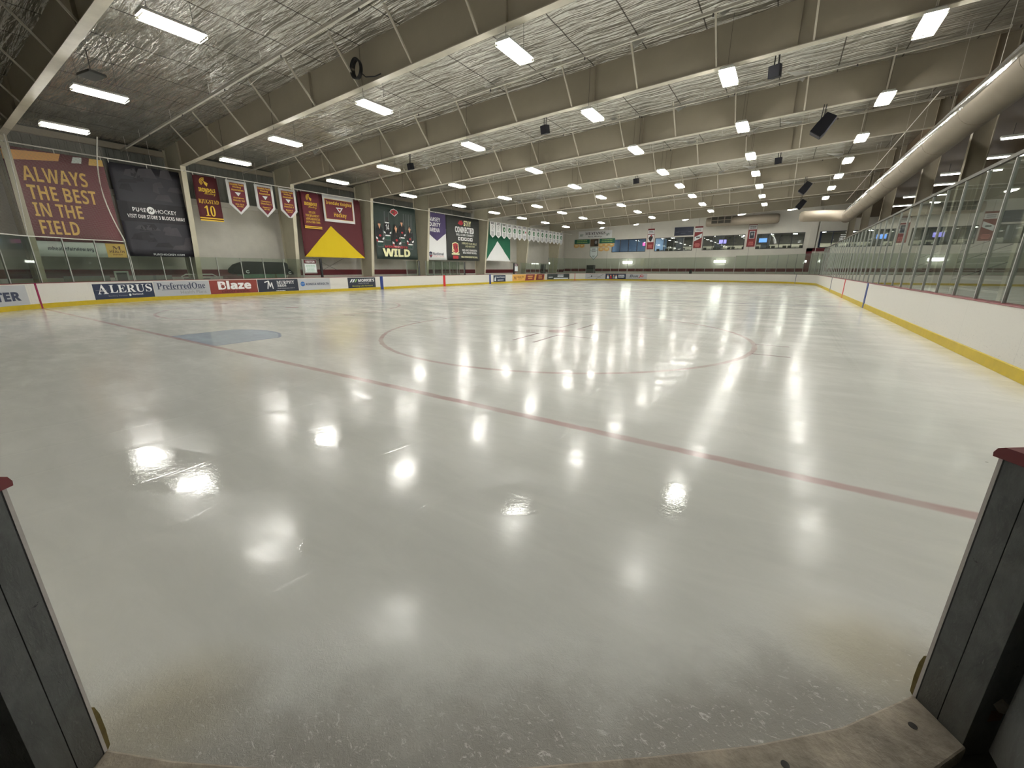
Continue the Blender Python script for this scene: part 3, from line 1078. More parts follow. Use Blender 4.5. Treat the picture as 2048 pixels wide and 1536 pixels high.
# strip lights under the low ceiling on the right
SP = None
for k, y in enumerate([22.3, 26.35, 30.45, 34.2, 38.0, 43.0, 48.5]):
    lb = 'lit strip light under the low ceiling right of the glass, %s from the camera' % ORD[k]
    if SP is None:
        SP = thing('strip_light', lb, 'ceiling light', (19.3, y, 6.8), 'strip lights over the seating')
        f = MB()
        f.box(18.08, 20.5, y - 0.10, y + 0.10, 6.80, 6.88)
        put('housing', f, LAMPM, SP)
        put('tube_lamp', MB().tube([(18.1, y, 6.77), (20.48, y, 6.77)], 0.035, 8), mat('strip_lit', (1, 1, 1), 0.5, emit=(1, 0.97, 0.92), es=7), SP)
        f = MB()
        for x in (18.4, 20.2):
            f.bar((x, y, 6.88), (x, y, 7.33), 0.012, 0.012)
        put('hanging_rod', f, WIRE, SP)
    else:
        dup(SP, (19.3, y, 6.8), lb)
# two bright wall strips behind the far end glass
for x, lb in ((4.0, 'bright white strip light behind the middle of the far end glass'), (-8.63, 'bright white strip light behind the left part of the far end glass')):
    t = thing('wall_strip_light', lb, 'wall light', (x, YB - 0.1, 2.64), 'wall strip lights at the far end')
    put('housing', MB().box(x - 0.74, x + 0.74, YB - 0.08, YB, 2.46, 2.82), LAMPM, t)
    put('diffuser', MB().box(x - 0.70, x + 0.70, YB - 0.14, YB - 0.08, 2.49, 2.79), mat('wall_strip_lit', (1, 1, 1), 0.5, emit=(1, 0.99, 0.95), es=14), t)

# ------------------------------------------------------------------ signs and banners
def txt(style, s):
    base = {'serif': (0x1D400, 0x1D41A, 0x1D7CE), 'bold': (0x1D5D4, 0x1D5EE, 0x1D7EC), 'ital': (0x1D468, 0x1D482, None), 'script': (0x1D4D0, 0x1D4EA, None)}.get(style)
    if not base:
        return s
    r = ''
    for c in s:
        if 'A' <= c <= 'Z':
            r += chr(base[0] + ord(c) - 65)
        elif 'a' <= c <= 'z':
            r += chr(base[1] + ord(c) - 97)
        elif c.isdigit() and base[2]:
            r += chr(base[2] + ord(c) - 48)
        else:
            r += c
    return r
TCACHE = {}
def text_shape(s, style):
    key = (s, style)
    if key in TCACHE:
        return TCACHE[key]
    c = bpy.data.curves.new('text', 'FONT')
    c.body = txt(style, s)
    c.size = 1.0
    c.resolution_u = 2
    if style == 'heavy':
        c.body = txt('bold', s)
        c.offset = 0.03
    o_ = bpy.data.objects.new('text', c)
    me = bpy.data.meshes.new_from_object(o_)
    vs_ = [(v.co.x, v.co.y) for v in me.vertices]
    fs = [tuple(p.vertices) for p in me.polygons]
    x0, x1 = min(v[0] for v in vs_), max(v[0] for v in vs_)
    y0, y1 = min(v[1] for v in vs_), max(v[1] for v in vs_)
    vs_ = [((x - x0) / (x1 - x0), (y - y0) / (y1 - y0)) for x, y in vs_]
    bpy.data.objects.remove(o_)
    bpy.data.curves.remove(c)
    bpy.data.meshes.remove(me)
    TCACHE[key] = (vs_, fs)
    return TCACHE[key]

class Sign:
    """a printed thing on a surface P(u, v, off); absolute u, v"""
    def __init__(self, name, label, cat, surf, u0, u1, v0, v1, m, group=None, thick=0.012, cloth=False, bottom=None, step=0.18):
        self.P, self.cloth, self.k, self.grp = surf, cloth, 0, 0
        self.layers = {}
        c = surf((u0 + u1) / 2, v0, 0)
        self.t = thing(name, label, cat, tuple(c), group)
        nu = max(1, int((u1 - u0) / step))
        nv = max(1, int((v1 - v0) / (step * 2.2))) if cloth else 1
        if not cloth:
            nu = max(1, int((u1 - u0) / 0.2)) if surf.__name__ == 'onboard' else 1
            if bottom:
                nu = 2
        mb_ = MB()
        for off in (0.0, -thick):
            for i in range(nu + 1):
                u = u0 + (u1 - u0) * i / nu
                vb = v0 if bottom is None else bottom(u)
                for j in range(nv + 1):
                    mb_.v.append(tuple(surf(u, v1 + (vb - v1) * j / nv, off)))
        half = (nu + 1) * (nv + 1)
        for i in range(nu):
            for j in range(nv):
                a = i * (nv + 1) + j
                mb_.f.append((a, a + 1, a + nv + 2, a + nv + 1))
                mb_.f.append((half + a, half + a + nv + 1, half + a + nv + 2, half + a + 1))
        for i in range(nu):
            for j in (0, nv):
                a, b = i * (nv + 1) + j, (i + 1) * (nv + 1) + j
                mb_.f.append((a, b, half + b, half + a))
        for j in range(nv):
            for i in (0, nu):
                a = i * (nv + 1) + j
                mb_.f.append((a, half + a, half + a + 1, a + 1))
        put('cloth' if cloth else 'panel', mb_, m, self.t, smooth=cloth)
        if surf.__name__ == 'cloth' and v1 > 6:
            nt_ = 3 if u1 - u0 > 1.6 else 2
            for i in range(nt_):
                u = u0 + 0.06 + (u1 - u0 - 0.12) * i / (nt_ - 1)
                a_ = surf(u, v1 - 0.04, 0.0)
                put('tie', MB().bar(a_, (-16.72, a_.y, 6.765) if a_.x > -17.0 else (-17.47, u, 6.895), 0.03, 0.012), ROPE, self.t)
    def _add(self, kind, vs2, fs, m):
        self.k += 1
        off = (0.016 if self.cloth else 0.006) + 0.0012 * self.k
        if self.cloth or self.P.__name__ == 'onboard':
            bm = bmesh.new()
            bv = [bm.verts.new((a, b, 0)) for a, b in vs2]
            for f in fs:
                try:
                    bm.faces.new([bv[i] for i in f])
                except ValueError:
                    pass
            if True:
                lim = 0.30 if kind == 'g' else 0.40
                for _ in range(5):
                    es = [e for e in bm.edges if e.calc_length() > lim]
                    if not es:
                        break
                    bmesh.ops.subdivide_edges(bm, edges=es, cuts=1, use_grid_fill=True)
                    bmesh.ops.triangulate(bm, faces=bm.faces[:])
            bm.verts.index_update()
            vs2 = [(v.co.x, v.co.y) for v in bm.verts]
            fs = [tuple(v.index for v in f.verts) for f in bm.faces]
            bm.free()
        key = (kind, m.name, self.k if kind == 't' else self.grp)
        if key not in self.layers:
            self.layers[key] = (MB(), m)
        self.layers[key][0].add([self.P(a, b, off) for a, b in vs2], fs)
        return self
    def rect(self, u0, v0, u1, v1, m):
        return self._add('g', [(u0, v0), (u1, v0), (u1, v1), (u0, v1)], [(0, 1, 2, 3)], m)
    def poly(self, pts, m):
        return self._add('g', pts, [tuple(range(len(pts)))], m)
    def disc(self, u, v, ru, rv, m, n=18):
        return self._add('g', [(u + ru * math.cos(2 * math.pi * i / n), v + rv * math.sin(2 * math.pi * i / n)) for i in range(n)], [tuple(range(n))], m)
    def stroke(self, pts, wd, m):
        for (a, b), (c, d) in zip(pts, pts[1:]):
            L = math.hypot(c - a, d - b) or 1
            nx, ny = -(d - b) / L * wd / 2, (c - a) / L * wd / 2
            self.k -= 1
            self._add('g', [(a + nx, b + ny), (a - nx, b - ny), (c - nx, d - ny), (c + nx, d + ny)], [(0, 1, 2, 3)], m)
        self.k += 1
        return self
    def text(self, s, u0, v0, u1, v1, m, style='bold'):
        vs_, fs = text_shape(s, style)
        return self._add('t', [(u0 + (u1 - u0) * a, v0 + (v1 - v0) * b) for a, b in vs_], fs, m)
    def lines(self, u0, v0, u1, v1, n, m, seed=0):
        """rows of illegible print: broken dashes as the photo shows them"""
        r = random.Random(seed)
        h = (v1 - v0) / n
        for i in range(n):
            vv = v1 - (i + 1) * h + 0.25 * h
            w_ = (u1 - u0) * r.uniform(0.7, 1.0)
            c = (u0 + u1) / 2
            u = c - w_ / 2
            while u < c + w_ / 2 - 0.02:
                d = min(r.uniform(0.10, 0.26) * (u1 - u0), c + w_ / 2 - u)
                self.rect(u, vv, u + d * 0.9, vv + h * 0.55, m)
                self.k -= 1
                u += d
        return self
    def done(self):
        for (kind, mn, _k), (mb_, m) in self.layers.items():
            put('lettering' if kind == 't' else 'printed_shape', mb_, m, self.t)
        return self.t

def leftplane(x, amp=0.014, top=6.8, ph=0.0):
    def cloth(u, v, off):
        k_ = min(1.0, max(0.0, (top - v) / 1.5))
        d = amp * (0.35 + 0.65 * k_) * (math.sin(u * 4.1 + ph + 0.25 * math.sin(v * 1.3)) + 0.5 * math.sin(u * 8.3 + v * 0.9 + ph * 2))
        return Vector((x + off + d, u, v))
    return cloth
def farplane(y):
    y = y - 0.02
    def flat(u, v, off):
        return Vector((u, y - off, v))
    return flat
def onboard(u, v, off):
    p, n = rp(u)
    q = p + n * (0.013 + off)
    return Vector((q.x, q.y, v))
ZT = 6.80
# cable the banners hang from
t = thing('banner_cable', 'long pale cable carrying the banners along the left side', 'cable', (-17.5, 4, 6.87))
pts = []
for k in range(61):
    y = -2 + 62 * k / 60
    pts.append((-17.47, y, 6.885))
put('cable', MB().tube(pts, 0.022, 6), ROPE, t)
for y in (6.5, 8.2, 9.1, 13.6, 14.4, 19.3, 20.3, 25.5, 33.0, 36.0, 42, 45, 50, 54):
    put('drop_wire', MB().bar((-17.47, y, 6.88), (-17.47, y, zroof(-17.47) - 0.1), 0.012, 0.012), PIPE, t)

t = thing('banner_cable', 'pale cable passing before the columns, carrying the pointed pennants', 'cable', (-16.72, 4, 6.76))
put('cable', MB().tube([(-16.72, -2 + 3.1 * k, 6.76) for k in range(21)], 0.020, 6), ROPE, t)
for y in (4.0, 10.25, 16.25, 22.65, 29.05, 38.3, 47.3, 56.4):
    put('clamp', MB().box(-16.83, -16.69, y - 0.02, y + 0.02, 6.735, 6.785), PIPE, t)
def fy(y):
    return -0.3405 + (y + 0.3405) * 0.9763
def fz(z):
    return 1.6036 + (z - 1.6036) * 0.9763
def frontplane(amp, ph=0.0):
    base_ = leftplane(-16.72, amp=amp, ph=ph)
    def cloth(u, v, off):
        return base_(fy(u), fz(v), off)
    return cloth
# 1 maroon hospital banner
b = Sign('banner', 'large maroon banner reading ALWAYS THE BEST IN THE FIELD behind the netting', 'banner', leftplane(-17.45, ph=0.4), 3.92, 7.16, 2.88, 6.74, MAROON, 'banners on the left side', cloth=True)
b.poly([(3.92, 6.18), (5.60, 6.40), (5.72, 6.72), (3.92, 6.58)], ORANGE)
b.poly([(6.02, 6.40), (6.36, 6.44), (6.42, 6.70), (6.12, 6.68)], PALE)
b.poly([(6.60, 6.42), (7.14, 6.46), (7.14, 6.74), (6.68, 6.72)], GOLD)
for s_, u0, v0, u1, v1 in (('ALWAYS', 4.34, 5.40, 6.40, 6.02), ('THE BEST', 4.36, 4.64, 6.58, 5.26), ('IN THE', 4.38, 3.94, 5.95, 4.52), ('FIELD', 4.42, 3.18, 5.68, 3.78)):
    b.text(s_, u0, v0, u1, v1, GOLD, 'bold')
b.done()
b = Sign('banner', 'pale horizontal strip banner with a web address and gold end, behind tall glass', 'banner', leftplane(-17.44, amp=0.004), 3.94, 7.22, 2.19, 2.86, PALE, 'banners on the left side', cloth=True)
b.rect(6.45, 2.19, 7.22, 2.86, GOLD)
b.text('mhealthfairview.org', 4.45, 2.42, 5.98, 2.64, INK, 'bold')
b.text('M', 6.68, 2.58, 7.02, 2.74, MAROOND, 'serif')
b.text('HEALTH', 6.56, 2.42, 7.12, 2.54, MAROOND, 'bold')
b.text('FAIRVIEW', 6.66, 2.30, 7.04, 2.37, MAROOND, 'plain')
b.done()
# 2 hockey shop banner
b = Sign('banner', 'large black banner with a round white logo and store directions in white', 'banner', leftplane(-17.46, amp=0.02, ph=1.0), 7.32, 10.42, 2.27, 6.74, NAVYC, 'banners on the left side', cloth=True)
b.rect(7.32, 4.02, 10.42, 4.98, NAVYD)
rr_ = random.Random(5)
for _ in range(26):
    u, v = rr_.uniform(7.45, 9.9), rr_.choice((rr_.uniform(2.6, 3.7), rr_.uniform(5.1, 6.4)))
    w_, h_ = rr_.uniform(0.25, 0.9), rr_.uniform(0.15, 0.5)
    b.poly([(u, v), (min(10.3, u + w_), v + rr_.uniform(-0.1, 0.1)), (min(10.35, u + w_ * 0.8), v + h_), (u + w_ * 0.2, v + h_ * 0.8)], NAVYP if rr_.random() < 0.55 else NAVYD)
    b.k -= 1
b.k += 1
b.text('PURE', 7.86, 4.52, 8.42, 4.72, WHITEP, 'bold')
b.text('HOCKEY', 8.82, 4.50, 9.74, 4.70, WHITEP, 'plain')
b.disc(8.62, 4.62, 0.17, 0.19, WHITEP)
b.stroke([(8.53, 4.54), (8.58, 4.68), (8.66, 4.56), (8.71, 4.70)], 0.035, NAVYD)
b.text('VISIT OUR STORE 3 BLOCKS AWAY', 7.60, 4.20, 10.08, 4.38, WHITEP, 'bold')
b.text('PUREHOCKEY.COM', 8.32, 2.34, 9.70, 2.44, PALE, 'plain')
b.done()
# 3 number ten banner
def emblem(b, u, v, r, m, md):
    """plain crest: crescent strokes beside a pointed shape"""
    for k_ in (1.0, 0.72, 0.45):
        b.stroke([(u - r * 0.1 + r * k_ * math.cos(a_), v + r * 0.15 + r * k_ * math.sin(a_)) for a_ in [math.radians(x_) for x_ in range(80, 231, 25)]], r * 0.16, m)
    b.poly([(u - r * 0.25, v + r * 0.45), (u + r * 0.75, v - r * 0.05), (u + r * 0.45, v - r * 0.9), (u - r * 0.05, v - r * 0.35)], m)
b = Sign('banner', 'narrow maroon banner with a gold number 10 beside the black banner', 'banner', leftplane(-17.46, ph=2.0), 10.85, 12.06, 4.35, 6.78, MAROOND, 'banners on the left side', cloth=True)
emblem(b, 11.40, 6.42, 0.22, GOLDY, MAROOND)
b.text('IRONDALE', 11.04, 5.92, 11.88, 6.14, GOLDY, 'heavy')
b.text('Hockey', 11.30, 5.74, 11.86, 5.94, GOLDY, 'script')
b.text('BJUGSTAD', 10.94, 5.28, 11.96, 5.52, GOLDY, 'serif')
b.text('10', 11.16, 4.62, 11.70, 5.20, GOLDY, 'serif')
b.grp += 1
b.rect(10.85, 4.35, 12.06, 4.42, GOLDY)
b.grp += 1
b.rect(10.85, 4.47, 12.06, 4.54, GOLDY)
b.done()
# 4-6 youth hockey pennants
def pennant_bottom(u0, u1, side, tip):
    def f(u):
        t_ = abs((u - u0) / (u1 - u0) - 0.5) * 2
        return tip + (side - tip) * t_
    return f
for k, (u0, l4, l5, l6, l7) in enumerate(((12.52, 'Champions', 'District 1&2', 'Girls 15U-B', '2019-2020'), (14.12, 'Champions', 'District 1', 'Peewee A', '1997-1998'), (15.62, 'Champions', 'District 2', 'Bantam A', '1996-1997'))):
    u1 = u0 + 1.14
    b = Sign('pennant', 'pointed maroon youth hockey pennant with white border, %s from the left' % ORD[k], 'pennant', frontplane(0.005), u0, u1, 4.88, 6.78, OFFW, 'maroon youth hockey pennants', cloth=True, bottom=pennant_bottom(u0, u1, 5.42, 4.88), step=0.19)
    mu = 0.15
    c = (u0 + u1) / 2
    b.poly([(u0 + mu, 5.48), (c, 5.02), (u1 - mu, 5.48), (u1 - mu, 6.66), (u0 + mu, 6.66)], MAROON)
    b.text('Irondale Youth', u0 + 0.19, 6.52, u1 - 0.19, 6.64, GOLDY, 'bold')
    b.text('Hockey', c - 0.24, 6.36, c + 0.24, 6.49, GOLDY, 'bold')
    b.text('Association', c - 0.34, 6.22, c + 0.34, 6.33, GOLDY, 'bold')
    b.poly([(c - 0.17, 6.14), (c + 0.17, 6.14), (c, 5.92)], PALE)
    b.text(l4, c - 0.30, 5.76, c + 0.30, 5.87, GOLDY, 'bold')
    b.text(l5, c - 0.32, 5.63, c + 0.32, 5.73, GOLDY, 'bold')
    b.text(l6, c - 0.24, 5.42, c + 0.24, 5.51, GOLDY, 'bold')
    b.text(l7, c - 0.18, 5.31, c + 0.18, 5.38, GOLDY, 'bold')
    b.done()
# 7 maroon curtain with yellow triangle, and the two hung before it
b = Sign('banner', 'wide dark maroon banner with a big yellow triangle', 'banner', leftplane(-17.50, amp=0.02), 16.92, 22.02, 2.48, 6.80, MAROOND, 'banners on the left side', cloth=True)
b.poly([(16.92, 2.48), (22.02, 2.48), (19.25, 4.72)], YEL)
b.done()
b = Sign('banner', 'narrow maroon banner listing STATE TOURNAMENT APPEARANCES in gold', 'banner', leftplane(-17.38, amp=0.006), 17.12, 18.44, 4.42, 6.80, MAROON, 'banners on the left side', cloth=True)
emblem(b, 17.72, 6.42, 0.22, GOLDY, MAROON)
b.text('IRONDALE', 17.30, 5.94, 18.24, 6.16, GOLDY, 'heavy')
b.text('Hockey', 17.55, 5.74, 18.2, 5.94, GOLDY, 'script')
b.text('STATE', 17.56, 5.42, 18.06, 5.58, GOLDY, 'serif')
b.text('TOURNAMENT', 17.28, 5.20, 18.32, 5.36, GOLDY, 'serif')
b.text('APPEARANCES', 17.26, 4.98, 18.34, 5.14, GOLDY, 'serif')
b.text('1979-1980-1981', 17.26, 4.78, 18.34, 4.92, GOLDY, 'serif')
b.grp += 1
b.rect(17.12, 4.42, 18.44, 4.48, GOLDY)
b.grp += 1
b.rect(17.12, 4.52, 18.44, 4.58, GOLDY)
b.done()
b = Sign('banner', 'white bordered maroon banner above the big yellow triangle, small pale triangle inside', 'banner', leftplane(-17.38, amp=0.004), 18.74, 21.34, 5.02, 6.84, OFFW, 'banners on the left side', cloth=True)
b.rect(18.88, 5.20, 21.20, 6.58, GOLDY)
b.rect(18.90, 5.22, 21.18, 6.56, MAROON)
b.text('Irondale Knights', 19.0, 6.14, 21.1, 6.46, GOLDY, 'bold')
b.poly([(19.75, 6.06), (20.35, 6.06), (20.05, 5.68)], PALE)
b.poly([(19.90, 5.98), (20.20, 5.98), (20.05, 5.78)], REDP)
b.text('Hockey', 19.55, 5.30, 20.60, 5.70, GOLDY, 'bold')
b.done()
# 10 team poster with players
b = Sign('banner', 'dark green poster banner of hockey players above one large cream word', 'banner', leftplane(-17.46, amp=0.02, ph=0.7), 23.22, 27.90, 2.47, 6.84, DGREEN, 'banners on the left side', cloth=True)
STR = mat('grey_sheen_print', A(66, 70, 70), 0.6)
for u in (24.3, 24.75, 26.4, 26.7, 27.0, 27.3):
    b.poly([(u, 6.3), (u + 0.12, 6.32), (u + 0.02, 5.0), (u - 0.08, 5.0)], STR)
    b.k -= 1
b.k += 1
JER = mat('jersey_print', A(13, 15, 18), 0.65)
PANT = mat('pants_print', A(24, 58, 48), 0.65)
def player(u, v, s_, number=None, back=False):
    for q_, m_ in ((1.07, STR), (1.0, JER)):
        b.poly([(u + (x_ - 0) * q_ * s_, v + (y_ * q_ + 0.03) * s_) for x_, y_ in ((-.42, -.35), (-.2, -.05), (.2, -.05), (.42, -.35), (.46, -1.1), (.3, -1.75), (-.3, -1.75), (-.46, -1.1))], m_)
    b.rect(u - .30 * s_, v - 1.74 * s_, u + .30 * s_, v - 1.45 * s_, PANT)
    0 and b.poly([(u - .42 * s_, v - .35 * s_), (u - .20 * s_, v - .05 * s_), (u + .20 * s_, v - .05 * s_), (u + .42 * s_, v - .35 * s_), (u + .46 * s_, v - 1.1 * s_), (u + .30 * s_, v - 1.75 * s_), (u - .30 * s_, v - 1.75 * s_), (u - .46 * s_, v - 1.1 * s_)], JER)
    b.poly([(u - .46 * s_, v - .95 * s_), (u - .26 * s_, v - 1.05 * s_), (u - .26 * s_, v - 1.2 * s_), (u - .47 * s_, v - 1.12 * s_)], OFFW)
    b.poly([(u + .46 * s_, v - .95 * s_), (u + .26 * s_, v - 1.05 * s_), (u + .26 * s_, v - 1.2 * s_), (u + .47 * s_, v - 1.12 * s_)], OFFW)
    b.rect(u - .30 * s_, v - 1.42 * s_, u + .30 * s_, v - 1.30 * s_, OFFW)
    if not back:
        b.disc(u, v + .10 * s_, .15 * s_, .20 * s_, SKIN)
        b.poly([(u - .17 * s_, v + .14 * s_), (u - .14 * s_, v + .33 * s_), (u, v + .40 * s_), (u + .14 * s_, v + .33 * s_), (u + .17 * s_, v + .14 * s_)], INKK)
        b.poly([(u - .1 * s_, v - .06 * s_), (u + .1 * s_, v - .06 * s_), (u, v - .3 * s_)], SKIN)
        b.disc(u - .36 * s_, v - 1.25 * s_, .09 * s_, .12 * s_, REDP)
        b.disc(u, v - .85 * s_, .14 * s_, .10 * s_, REDP)
    else:
        b.poly([(u - .17 * s_, v - .02 * s_), (u - .15 * s_, v + .33 * s_), (u, v + .40 * s_), (u + .15 * s_, v + .33 * s_), (u + .17 * s_, v - .02 * s_)], INKK)
        b.rect(u - .26 * s_, v - .22 * s_, u + .26 * s_, v - .10 * s_, OFFW)
    if number:
        b.text(number, u - .20 * s_, v - .85 * s_, u + .20 * s_, v - .30 * s_, OFFW, 'bold')
player(24.55, 5.55, 0.85, '14', True)
player(26.15, 5.45, 0.85)
player(23.70, 5.15, 0.95)
player(27.05, 5.0, 0.9)
player(25.45, 4.95, 1.05)
b.text('C', 25.78, 4.18, 25.90, 4.34, OFFW, 'bold')
b.poly([(24.85, 6.28), (25.05, 6.50), (25.35, 6.60), (25.70, 6.48), (25.82, 6.30), (25.60, 6.12), (25.42, 5.98), (25.20, 6.08)], OFFW)
b.poly([(24.90, 6.28), (25.08, 6.46), (25.35, 6.55), (25.66, 6.45), (25.76, 6.30), (25.56, 6.15), (25.40, 6.04), (25.22, 6.12)], REDP)
b.poly([(25.1, 6.30), (25.3, 6.42), (25.34, 6.2)], GREEN)
b.rect(23.9, 3.60, 26.9, 3.63, STR)
b.text('MINNESOTA', 24.1, 3.40, 26.7, 3.58, REDP, 'heavy')
b.text('WILD', 23.82, 2.68, 26.92, 3.34, CREAM, 'heavy')
b.done()
# 11 county arena banner
b = Sign('banner', 'white banner with a pointed purple top and white capital lettering', 'banner', leftplane(-17.44, amp=0.012, ph=1.3), 29.22, 31.92, 2.50, 6.80, OFFW, 'banners on the left side', cloth=True)
b.poly([(29.22, 5.05), (30.57, 4.28), (31.92, 5.05), (31.92, 6.80), (29.22, 6.80)], PURPLE)
b.text('RAMSEY', 29.35, 6.05, 31.15, 6.42, WHITEP, 'bold')
b.text('COUNTY', 29.35, 5.58, 31.15, 5.95, WHITEP, 'bold')
b.text('ARENA', 29.68, 5.10, 31.02, 5.46, WHITEP, 'bold')
b.poly([(29.40, 3.20), (29.62, 3.28), (29.84, 3.20), (29.82, 2.86), (29.62, 2.68), (29.42, 2.86)], INK)
b.text('NSC', 29.48, 2.98, 29.76, 3.08, WHITEP, 'bold')
b.poly([(29.46, 2.86), (29.78, 2.96), (29.80, 2.88), (29.50, 2.79)], REDP)
b.text('National', 29.95, 2.96, 31.45, 3.22, INK, 'bold')
b.text('SPORTS CENTER', 29.98, 2.78, 31.5, 2.92, mat('pink_ink', A(190, 150, 150), 0.6), 'plain')
b.done()
# 12 stay connected
b = Sign('banner', 'black banner reading STAY CONNECTED with a red badge', 'banner', leftplane(-17.47, amp=0.02, ph=2.4), 32.02, 37.42, 2.52, 6.84, mat('charcoal_cloth', A(36, 38, 36), 0.6), 'banners on the left side', cloth=True)
b.text('STAY', 34.75, 5.98, 36.0, 6.52, CREAM, 'heavy')
b.poly([(33.8, 6.15), (34.1, 6.45), (34.5, 6.5), (34.7, 6.2), (34.4, 6.0)], REDP)
b.text('CONNECTED', 33.35, 5.28, 36.45, 5.88, WHITEP, 'heavy')
b.text('WILD.COM/CONNECT', 33.5, 4.98, 36.35, 5.20, WHITEP, 'bold')
for k in range(5):
    b.grp += 1
    b.rect(33.78 + 0.50 * k, 4.52, 34.18 + 0.50 * k, 4.86, WHITEP)
b.k += 1
for k in range(5):
    b.grp += 1
    b.disc(33.98 + 0.50 * k, 4.69, 0.09, 0.09, INKK)
b.text('IMPROVE YOUR SKILLS', 34.4, 4.16, 36.85, 4.36, CREAM, 'plain')
b.text('AND HAVE FUN!', 34.9, 3.88, 36.5, 4.08, CREAM, 'plain')
b.text('WES WALZ MINNESOTA', 34.4, 3.48, 36.9, 3.68, WHITEP, 'bold')
b.text('WILD HOCKEY SCHOOL', 34.5, 3.22, 36.85, 3.42, WHITEP, 'bold')
b.text('WILD.COM/HOCKEYSCHOOL', 34.2, 2.80, 37.0, 2.98, CREAM, 'bold')
b.poly([(32.75, 3.35), (32.85, 4.2), (33.3, 4.32), (33.75, 4.2), (33.85, 3.35), (33.3, 3.15)], CREAM)
b.poly([(32.85, 3.40), (32.93, 4.13), (33.3, 4.24), (33.67, 4.13), (33.75, 3.40), (33.3, 3.24)], REDP)
b.disc(33.3, 3.85, 0.2, 0.22, INKK)
b.rect(32.7, 3.08, 33.9, 3.22, CREAM)
b.rect(32.9, 2.68, 33.7, 2.98, REDP)
b.done()
# 13 green with white triangle
b = Sign('banner', 'green banner with a big white triangle under the row of pennants', 'banner', leftplane(-17.50, amp=0.015), 38.62, 43.75, 2.58, 6.85, GREEN, 'banners on the left side', cloth=True)
b.poly([(38.62, 2.58), (43.75, 2.58), (41.0, 4.82)], OFFW)
b.done()
# sixteen white pennants
PU = [39.38, 40.54, 41.75, 42.91, 44.11, 45.27, 46.47, 47.71, 48.87, 50.07, 51.26, 52.45, 53.65, 54.85, 55.96, 57.07]
for k, u0 in enumerate(PU):
    u1 = u0 + 1.06
    c = u0 + 0.53
    lb = 'white pointed pennant with %s emblem, %s from the left in the long row' % ('outlined animal' if k < 2 else 'two small' if k == 6 else 'green round', ORD[k])
    b = Sign('pennant', lb, 'pennant', frontplane(0.003), u0, u1, 5.14, 6.88, WHITEP, 'white pennants in the long row', bottom=pennant_bottom(u0, u1, 5.47, 5.14))
    b.lines(u0 + 0.14, 6.58, u1 - 0.14, 6.84, 2, INKK, k)
    if k < 2:
        b.stroke([(c - 0.12, 6.0), (c - 0.1, 6.4), (c + 0.05, 6.48), (c + 0.14, 6.3), (c, 6.18), (c + 0.1, 5.95)], 0.04, GREYTX)
    elif k == 6:
        b.disc(c - 0.22, 6.2, 0.16, 0.18, MIDGREEN)
        b.disc(c + 0.24, 6.2, 0.11, 0.12, REDP)
    else:
        b.disc(c, 6.18, 0.27, 0.29, MIDGREEN)
        b.disc(c + 0.05, 6.16, 0.08, 0.10, PALE)
    b.lines(u0 + 0.2, 5.36, u1 - 0.2, 5.82, 5, GREYTX, k + 40)
    b.done()

# far wall signs
FP = farplane(YB - 0.02)
b = Sign('wall_sign', 'wide white sign with black lettering high on the left end of the far wall', 'sign', FP, -16.9, -11.4, 6.30, 7.42, WHITEP, thick=0.03)
b.text('MUSTANGS', -15.75, 6.82, -12.45, 7.24, INKK, 'serif')
b.text('Girls Hockey', -15.25, 6.40, -13.0, 6.68, INKK, 'script')
for u in (-16.35, -12.0):
    b.text('MV', u - 0.35, 6.62, u + 0.35, 6.98, FGREEN, 'ital')
b.done()
for u0, u1, s1, s2, lb in ((-17.55, -14.95, 'CONFERENCE', 'CHAMPIONS', 'left green header sign below the wide white sign'), (-13.35, -10.85, 'SECTION', 'TOURNAMENT', 'right green header sign below the wide white sign')):
    b = Sign('wall_sign', lb, 'sign', FP, u0, u1, 5.52, 6.20, FGREEN, 'green header signs', thick=0.03)
    b.lines(u0 + 0.25, 5.60, u1 - 0.25, 6.14, 2, LGREEN, int(u0 * 10))
    b.done()
pk = 0
for (u, v) in ((-17.2, 5.22), (-16.25, 5.22), (-13.05, 5.22), (-12.2, 5.22), (-11.35, 5.22), (-13.0, 4.62), (-12.1, 4.62)):
    where = ['left of a pair under the left green header', 'right of a pair under the left green header', 'upper left under the right green header', 'upper middle under the right green header', 'upper right under the right green header', 'lower left under the right green header', 'lower right under the right green header'][pk]
    b = Sign('year_plaque', 'small tan year plaque, ' + where, 'plaque', FP, u - 0.42, u + 0.42, v - 0.30, v + 0.27, TAN, 'tan year plaques', thick=0.02, bottom=pennant_bottom(u - 0.42, u + 0.42, v - 0.16, v - 0.30))
    b.lines(u - 0.25, v - 0.08, u + 0.25, v + 0.18, 1, CREAM, pk)
    b.done()
    pk += 1
b = Sign('team_picture', 'dark framed team picture between the two green header signs', 'picture', FP, -14.85, -13.50, 5.08, 6.18, mat('picture_dark', A(52, 46, 40), 0.5), thick=0.04)
b.rect(-14.78, 5.14, -14.2, 6.1, mat('picture_brown', A(80, 62, 48), 0.5))
b.disc(-13.9, 5.7, 0.2, 0.25, GREYTX)
b.rect(-14.1, 5.14, -13.6, 5.45, INKK)
b.done()
b = Sign('pennant', 'white pointed pennant with green outline below the dark team picture', 'pennant', FP, -14.85, -13.55, 3.08, 5.0, FGREEN, thick=0.02, bottom=pennant_bottom(-14.85, -13.55, 3.72, 3.08))
b.poly([(-14.80, 3.76), (-14.2, 3.16), (-13.60, 3.76), (-13.60, 4.95), (-14.80, 4.95)], PALE)
b.rect(-14.8, 4.44, -13.6, 4.47, FGREEN)
b.lines(-14.6, 4.5, -13.8, 4.8, 2, GREYTX, 3)
b.lines(-14.65, 4.22, -13.75, 4.38, 1, GREYTX, 4)
